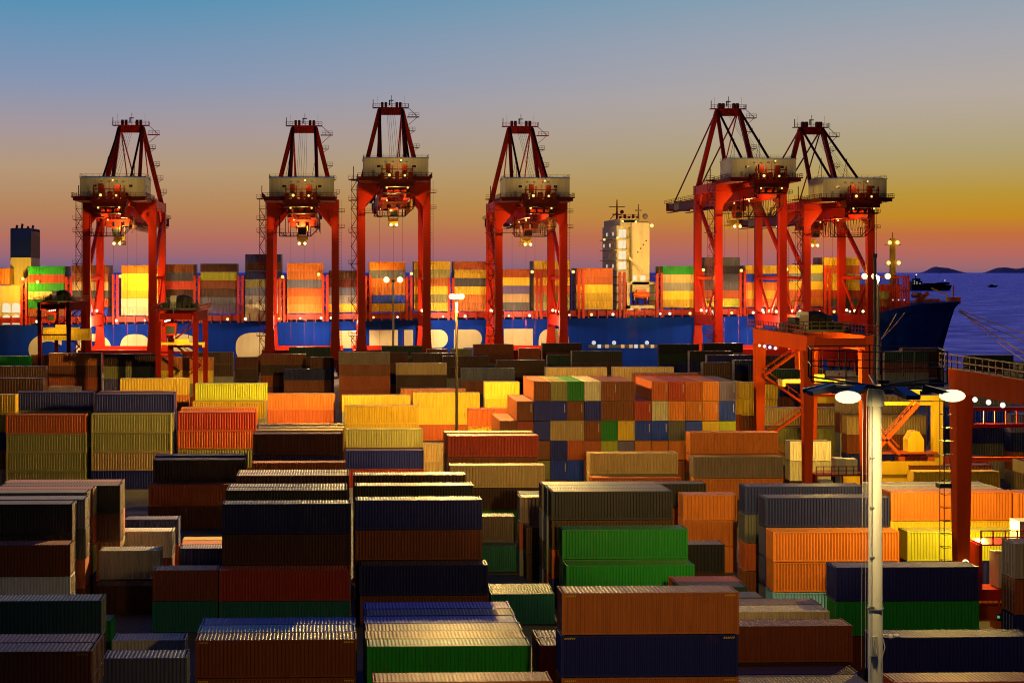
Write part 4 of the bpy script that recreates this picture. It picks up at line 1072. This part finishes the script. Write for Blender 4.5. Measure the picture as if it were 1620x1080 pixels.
# red coaming, rails and stanchions along the deck edge
m = MB(); X = Xs
while X < Xb:
    z = deck_z(X); m.box(X,X+2.9,1.5,2.2,z+.8,z+2.6); m.box(X+2.9,X+3.2,.6,2.4,z,z+3.0); X += 3.2
m.beam((Xs,.9,deck_z(Xs)+1.2),(Xb,.9,deck_z(Xb)+1.2),.10); m.beam((Xs,.9,deck_z(Xs)+.7),(Xb,.9,deck_z(Xb)+.7),.08)
m.build('hatch_coaming', M['deckred'], ship)
def bridge(px, yt, wpx=7):
    X, Z = sp_(px, yt); z0 = deck_z(X); hw = wpx/4.68/2; m = MB()
    for x in (X-hw, X+hw): m.box(x-.38,x+.38,.5,1.5,z0,Z); m.box(x-.38,x+.38,21,22,z0,Z); m.box(x-.38,x+.38,42,43,z0,Z)
    z = z0+2.5
    while z < Z-.5:
        m.box(X-hw-.4,X+hw+.4,.6,43,z,z+.28); m.rail([(X-hw,.5,z+.3),(X+hw,.5,z+.3)],1,.06,.8); z += 2.8
    m.build('lashing_bridge', M['deckred'], ship)
for px, yt in ((37,440),(108,438),(182,434),(311,436),(380,436),(446,440),(514.5,434),(582.5,436),(647.5,438),(714,440),(777,440),(853,428),(920,428),(985,430),(1044,432),(1110,430),(1176,427),(1243,428),(1310,424)): bridge(px, yt)
# empty cell guides near the bow
m = MB(); X0, X1 = sp_(1350,452)[0], sp_(1441,452)[0]; z0 = deck_z(X0); n_ = 24
for k in range(n_+1):
    x = X0+(X1-X0)*k/n_; zt = sp_(1395,450 if k < n_-2 else 436)[1]
    for y in (2, 12): m.box(x-.24,x+.24,y-.3,y+.3,z0,zt)
for zz in (3.5,8.0,12.6): m.box(X0,X1,1.9,2.3,z0+zz,z0+zz+.7); m.box(X0,X1,11.9,12.3,z0+zz,z0+zz+.7)
m.build('cell_guide', M['deckred'], ship)
for px in range(1396,1436,8): pass
# two boxes lashed ahead of the guides
for py, c in ((461,'olive'),(472.5,'brown')):
    X, Z = sp_(1390, py); d = cmesh(L20); o = bpy.data.objects.new('shipping_container', d['far']); COL.objects.link(o); o.location = (X-2.4, 519.6, Z-2.8); o.scale.z = .96; setmat(o, body_mat(c), roof_mat(c))
    tag(o, ('olive' if c == 'olive' else 'brown')+' short container '+('on top' if c == 'olive' else 'at the bottom')+' of the pair near the ship bow', 'shipping container', 'containers on the ship')
# funnel at the stern
X0, Z0 = sp_(16.5,455,528); X1, Zt = sp_(49,362,528); Zm = sp_(30,407.5,528)[1]; fy = 9
fu = MB().box(X0,X1,fy,fy+16,deck_z(X0),Zm).build('funnel', M['cream'], ship)
MB().box(X0-.02,X1+.02,fy-.02,fy+16.02,Zm,Zt).build('funnel_band', M['funnelblue'], fu)
MB().box(X1+.025,X1+.06,fy+.3,fy+15.6,Zm+.2,Zt-.8).build('funnel_panel', plain('funnel_side_paint', (.40,.22,.18)), fu)
m = MB()
for k, (x, h_) in enumerate(((1.2,1.4),(2.6,1.9),(4.2,1.1),(5.5,1.5))): m.tube((X0+x,fy+4+k*2,Zt),(X0+x+.3,fy+4+k*2,Zt+h_),.42,10)
m.box(X0+.2,X1-.2,fy+.2,fy+15.8,Zt,Zt+.25); m.build('exhaust_pipe', M['pole_dark'], fu)
# stern house with lit openings
X0, Zt = sp_(-20,452,524); X1, _ = sp_(36,452,524); zb = deck_z(X1)
st = MB().box(X0,X1,5.2,26,zb,Zt).build('stern_house', M['cream'], ship)
for ya, yb in ((479,494.5),(498,513)):
    for xa, xb in ((3.5,16.5),(18.5,32)):
        a, zt = sp_(xa,ya,524); b_, zz = sp_(xb,yb,524); c_ = (b_-a)*.28
        MB().prism([(a,zz),(b_,zz),(b_,zt-c_),(b_-c_,zt),(a+c_,zt),(a,zt-c_)],'y',5.1,5.25).build('lit_opening', M['lit'], st)
# bridge tower
YB = 524
def bx(m, xa, xb, ya, yb, y0, y1, Y=YB):
    a, zt = sp_(xa,ya,Y); b_, zz = sp_(xb,yb,Y); return m.box(a,b_,yo(Y)+y0,yo(Y)+y1,zz,zt)
tw = thing_tower = bx(bx(MB(),979,1000,356,503,4,32),1000.4,1027.5,352,462,0,30).build('bridge_tower', M['cream'], ship)
bx(bx(MB(),983,1012,345,358,2,34),1012,1028,350.5,356,1,30).build('wheelhouse', M['cream'], tw)
bx(MB(),985,1008,347.5,351.5,1.93,2.1).build('window_band', M['glass'], tw)
for ya, yb in ((362,376),(380,393),(397,410),(414,426)):
    for xa, xb in ((982,988.5),(989.5,993.5)): bx(MB(),xa,xb,ya,yb,3.9,4.05).build('lit_window', M['lit'], tw)
    bx(bx(MB(),975,1001,yb+1,yb+2.0,2.2,33),995.5,1000,ya,yb,3.6,3.9).build('balcony', M['cream'], tw)
for xa, xb, ya in ((1001,1007,436),(1013,1021,436)): bx(MB(),xa,xb,ya,ya+8,-.08,.05).build('lit_window', M['lit'], tw)
xw = sp_(979,400,YB)[0]
for yy in (10,16,22,28):
    for ya in (366,384,401,418): zz = sp_(979,ya,YB)[1]; MB().box(xw-.08,xw+.05,yo(YB)+yy,yo(YB)+yy+1.6,zz-1.2,zz).build('window', M['lit' if (yy+ya) % 4 == 0 else 'glass'], tw)
for k in range(4): bx(MB(),1008+4.4*k,1010+4.4*k,398-6*k,400-6*k,-.06,.05).build('window', M['glass'], tw)
m = MB(); xa, za = sp_(979,345,YB); xb, _ = sp_(1012,345,YB); m.rail([(xa,yo(YB)+2,za),(xb,yo(YB)+2,za)],1.1,.06,1.2)
for k in range(5): m.box(xa+1+k*1.5,xa+1.7+k*1.5,9,10,za,za+.8+.7*(k%2))
m.build('roof_gear', M['crane_dark'], tw)
m = MB(); X0, Z0 = sp_(996,405); X1, Z1_ = sp_(1019,430); m.beam((X0,3,Z0),(X1,3,Z1_),.7); m.build('stair', M['cream'], tw)
lo = bx(bx(bx(MB(),992,1041,446,450,0,10),992,997,450,503,0,10),1036,1041,450,503,0,10); bx(lo,992,1041,483,488,0,10); bx(lo,1010,1014,488,503,0,10)
lo = lo.build('boat_deck', M['cream'], tw)
for xa, xb, ya, yb in ((998,1021,449.5,460),(992,1009,489,496),(1009,1022,489,496),(1026,1034,453,470)): bx(MB(),xa,xb,ya,yb,9.0,9.2).build('lit_opening', M['lit'], lo)
X0, Z0 = sp_(1014,466,521); 
m = MB(); m.ball((X0,1.2,Z0),1.45,14,8,(2.1,1,.85)); m.box(X0-1.6,X0+1.4,.4,2,Z0+.8,Z0+1.7); bo = m.build('lifeboat', M['boat'], ship)
for x in (-2.2,2.2): MB().beam((X0+x,2.4,Z0-1.8),(X0+x,1.2,Z0+2.2),.3).build('davit', M['cream'], bo)
m = MB(); X0, Z0 = sp_(976,347,540); zt = sp_(976,316,540)[1]
m.beam((X0,21,Z0),(X0,21,zt),.7,.7,.3,.3); m.box(X0-2.8,X0+2.8,20.8,21.2,zt-2.6,zt-2.35); m.box(X0-1.6,X0+1.6,20.6,21.4,zt-5.4,zt-5.0); m.ball((X0+1.6,20,Z0+2.6),.7); m.beam((X0-2.5,21,Z0),(X0,21,zt-4.5),.25)
m.build('radar_mast', M['crane_dark'], tw)
X0, Z0 = sp_(1010,348,540); zt = sp_(1010,323,540)[1]; m = MB(); m.beam((X0,21,Z0),(X0,21,zt),.6,.6,.25,.25); m.ball((X0+2.4,21,Z0+1.3),1.0); m.box(X0-1.2,X0+1.2,20.8,21.2,Z0+3.2,Z0+3.6); m.build('signal_mast', M['cream'], tw)
X0, Z0 = sp_(1028,357,521); lamp(tw, (X0+.6,1.5,Z0), M['lampy'], 1.7, 'deck_lamp')
for px, py in ((956,379),(977,376),(985,350),(1006,351)): X0, Z0 = sp_(px, py, 522); lamp(tw, (X0,3,Z0), M['lampy'], 1.1, 'deck_lamp')
# foremast with lamps
X0, Z0 = sp_(1412,492,538); zt = sp_(1412,377,538)[1]; m = MB(); m.beam((X0,19,Z0),(X0,19,zt),2.0,1.6,1.5,1.3); m.beam((X0,19,zt),(X0,19,zt+2),.3)
for py in (387,418): zz = sp_(1412,py,538)[1]; m.box(X0-2.6,X0+2.8,18.5,19.5,zz-.2,zz+.15)
fm = m.build('foremast', M['yellow'], ship)
for px, py in ((1407,386),(1419,386),(1405,418),(1421,418)): xx, zz = sp_(px, py, 537); lamp(fm, (xx,17.5,zz+.5), M['lampy'], 2.0, 'deck_lamp')
# forecastle gear
X0, Z0 = sp_(1446,487,530); m = MB(); z0 = deck_z(Xb)+3.3
m.beam((X0,11,z0),(X0+5,11,z0+4),1.2); m.tube((X0+1,8,z0+3.2),(X0+1,14,z0+3.2),1.0,12)
for k in range(9): m.box(X0+2+k*.95,X0+2.7+k*.95,14,20,z0,z0+.7+.6*(k%3))
m.rail([(X0+4,9,z0-.4),(X0+13,18,z0+.2)],1.1,.08,1.2); m.build('windlass', M['orange'], ship)
X0, Z0 = sp_(1498,486,535); m = MB(); m.beam((X0,16,z0),(X0,16,z0+3.4),.45); m.beam((X0,16,z0+3.2),(X0-5.6,16,z0+5.6),.4); m.build('deck_crane', M['yellow'], ship)
X0, Z0 = sp_(1511,486,540); m = MB(); m.box(X0-2.4,X0+1.4,19.5,22.5,z0,z0+2.3); m.beam((X0-.6,21,z0+2),(X0-.6,21,z0+6.6),.4); m.build('bow_mast', M['orange'], ship)
for px in (58,155,184,229,360,388,441,475,508,524,591,629,701,736,805,838,901,936,970,1045,1060,1092,1130,1158,1192,1208,1297,1320,1345,1375):
    X0, _ = sp_(px, 500); lamp(ship, (X0, .3, deck_z(X0)+1.2), M['lampw' if px % 3 else 'lampy'], 1.05 if px % 2 else 1.35, 'deck_lamp')
for px, py in ((36,441),(73-14,446),(190,437),(447,438),(504,434),(651,433),(1113,427),(1173,428),(1245,426),(842,430),(907,430)): X0, Z0 = sp_(px, py); lamp(ship, (X0, .2, Z0), M['lampy'], 1.5, 'deck_lamp')
for px in range(1388,1436,9): X0, Z0 = sp_(px, 474.5); lamp(ship, (X0, 1.4, Z0), M['bluelamp'], .7, 'deck_lamp')
# lit boarding opening low in the hull
m = MB(); X0, Zt = sp_(931,545); X1, Zb = sp_(1040,550); m.box(X0,X1,-.12,.05,Zb,Zt); pl = m.build('side_port', M['pole_dark'], ship)
for px in (939,971,1023): X0, Z0 = sp_(px, 542); lamp(pl, (X0,-.5,Z0), M['bluelamp'], 1.9, 'deck_lamp')
for px in (948,960,985,998,1006,1016,1032): X0, Z0 = sp_(px, 547.5); MB().box(X0-.6,X0+.6,-.2,-.13,Z0-.6,Z0+.6).build('lit_opening', M['bluelamp'] if px in (1006,948) else M['house'], pl)
# mooring lines
def rope(a, b_, sag, label, r=.11):
    pts = []
    for k in range(13):
        t = k/12; pts.append(tuple(a[i]+(b_[i]-a[i])*t - (sag*4*t*(1-t) if i == 2 else 0) for i in range(3)))
    tag(MB().path(pts, r*1.7, 6).build('mooring_rope', M['rope']), label, 'rope', 'mooring lines of the ship')
bow = at(1517,490,541)
rope(bow, atY(1680,592,506), 1.0, 'steepest mooring rope running down from the bow to the quay', .13)
rope(tuple(np.array(bow)+(0,-1,0)), atY(1665,592,506), 2.2, 'fainter mooring rope just below the steepest one', .08)
rope(bow, atY(1850,592,506), 1.5, 'uppermost mooring rope running from the bow to the right edge', .11)
rope(tuple(np.array(bow)+(0,1,-.6)), atY(1810,592,506), 2.6, 'middle mooring rope running from the bow to the right edge', .11)
p1 = atY(1394,536,505)
rope(atY(1418,496,519), p1, .3, 'left one of two ropes on the dark bow side', .07); rope(atY(1431,495,519), p1, .4, 'right one of two ropes on the dark bow side', .07)
m = MB(); m.tube((p1[0],505,0),(p1[0],505,10.8),.25,8); tag(m.build('mooring_post', M['pole_dark']), 'dark post holding two ropes below the ship bow', 'post')

# ------------------------------------------------------------------ vessels at sea
o = thing('cargo_ship', 'dark cargo ship sailing below the island beyond the bow', 'ship', atY(1473, 459, 3000)); o.location.z = -3
k = 3000/F
m = MB(); m.prism([(-34*k,0),(27*k,0),(31*k,8.4*k),(18*k,9.6*k),(2*k,9.2*k),(-34*k,9*k)],'y',-10,10); m.build('hull', plain('dark_hull', (.03,.022,.03)), o)
m = MB(); m.box(12*k,27*k,-9,9,9.6*k,12.8*k); m.box(-12*k,12*k,-9,9,9.2*k,11.6*k); m.build('cargo', plain('dark_cargo', (.035,.022,.022)), o)
m = MB(); m.box(-32*k,-17*k,-9,9,9*k,15*k); m.box(-28*k,-20*k,-9,9,15*k,19*k); m.beam((-25*k,0,19*k),(-25*k,0,24*k),2); m.build('bridge', plain('dark_bridge', (.06,.05,.06)), o)
for x, z in ((-30,11),(-26,11),(-21,11),(-30,14.5),(-26,13)): lamp(o, (x*k,-10,z*k), M['bluelamp'], 2.6)
lamp(o, (19*k,-10,16*k), M['bluelamp'], 3.6); lamp(o, (-27*k,-10,25*k), M['lampw'], 3.6)
m = MB(); m.beam((19*k,0,12*k),(19*k,0,16*k),.8); m.build('mast', plain('dark_mast', (.05,.04,.05)), o)
o = thing('small_boat', 'tiny dark boat alone on the open water at the right', 'boat', atY(1570, 453.5, 3600)); o.location.z = -3; k = 3600/F
MB().prism([(-7*k,2.4*k),(-5*k,0),(5.5*k,0),(8*k,3.4*k),(3*k,2.6*k)],'y',-4,4).build('hull', plain('boat_hull', (.03,.025,.03)), o); MB().box(-3.5*k,1*k,-3,3,2.5*k,4.6*k).build('cabin', plain('boat_cabin', (.05,.04,.05)), o)

# ------------------------------------------------------------------ light
spot('quay_mast_flood_ropes', (X2+1, Y2+.5, Z2m-.3), (bow[0]+38, 520, 9), 60000, 13, .6, (1, .6, .2), .5)
SOD = (1, .60, .14); YEL = (1, .65, .11); QUAY = (1, .66, .34)
# brightest mast: all round, and strongly towards the camera
point('mast_lamp', (MX, MY, MZ-.6), 140000, SOD, .8)
spot('mast_flood_near', (MX-.9, MY-.9, MZ-.3), (MX-8, MY-100, -2), 85000, 62, .4, (1, .64, .16), .8)
spot('mast_flood_corner', (MX-1.1, MY-.7, MZ-.3), (MX-76, MY-98, 2), 900000, 21, .8, (1, .66, .25), .8)
spot('mast_flood_left', (MX-1, MY, MZ-.3), (MX-95, MY+30, 8), 200000, 30, .6, SOD, .8)
spot('mast_flood_far', (MX-.5, MY+.6, MZ-.3), (MX-85, MY+145, 8), 420000, 26, .8, SOD, .8)
spot('mast_flood_back', (MX+.6, MY+.9, MZ-.3), (MX+25, MY+190, 8), 170000, 34, .7, SOD, .8)
# nearest mast: its floods are turned away from the camera, to the right-hand blocks
spot('near_mast_flood', (NX, NY+1, 28.4), (NX+22, NY+150, 18), 180000, 18, .9, (1, .65, .18), .6)
spot('near_mast_flood_front', (NX-.8, NY+.8, 28.3), (NX-1, NY+62, 5), 21000, 44, .7, SOD, .6)
spot('near_mast_lamp', (NX-1.7, NY-3.6, 28.2), (NX, NY, 13), 2300, 80, .4, (1, .74, .32), .3)
spot('near_mast_flood_side', (NX+2.6, NY-.7, 28.4), (NX+35, NY+66, 21), 16000, 17, .6, SOD, .5)
# large yard gantry lamps over the floodlit stack and portal
g = r3.location
point('gantry_lamp', (g.x+3, g.y+4, 19), 9000, YEL, .5); point('portal_lamp', (at(1425,600,213)[0], at(1425,600,213)[1], 16.5), 9000, YEL, .5)
gg = r4.location
point('gantry_far_lamp', (gg.x-.3, gg.y+26, 20.5), 22000, YEL, .4)
point('gantry_foot_lamp', (gg.x+3, gg.y+26.5, 10), 2500, YEL, .4)
for r_ in RT[:2]: point('gantry_lamp', (r_.location.x+3.6, r_.location.y+3, 21.5), 3000, YEL, .4)
# quay masts
spot('quay_mast_flood', (X1, Y1-1, Z1m-.3), (X1, 519, 20), 45000, 75, .4, QUAY, 1)
spot('quay_mast_flood_right', (X2, Y2-1, Z2m-.3), (X2-60, 519, 18), 40000, 50, .4, QUAY, 1)
for px, wv in ((135,16000),(190,24000),(300,7000),(478,24000),(560,20000),(700,23000),(830,19000),(1160,17000),(1240,17000)):
    X, Y, _ = atY(px, 520, 504); point('quay_lamp', (X, 504, 17), wv, QUAY, .6)
for px, py, wv in ((30,450,13000),(62,446,1500),(220,440,9000),(600,430,3500),(970,392,2800),(1020,478,2200),(1014,412,1300),(940,440,2400),(1405,415,3000),(1290,432,5000),(1085,440,3000),(480,480,3500)):
    X, Z = sp_(px, py, 514); point('deck_flood', (X, 512.5, Z), wv, (1, .58, .05), .5)
for px, h in ((189,56),(478,56),(623,62),(840,56),(1187,62),(1326,56)):
    X, Y, _ = atY(px, 400, 480); point('crane_flood', (X, 483, h-8), 9000, YEL, .4)
    point('crane_rear_lamp', (X+1.2, 466.2, h+4.9), 1500, SOD, 1.2)
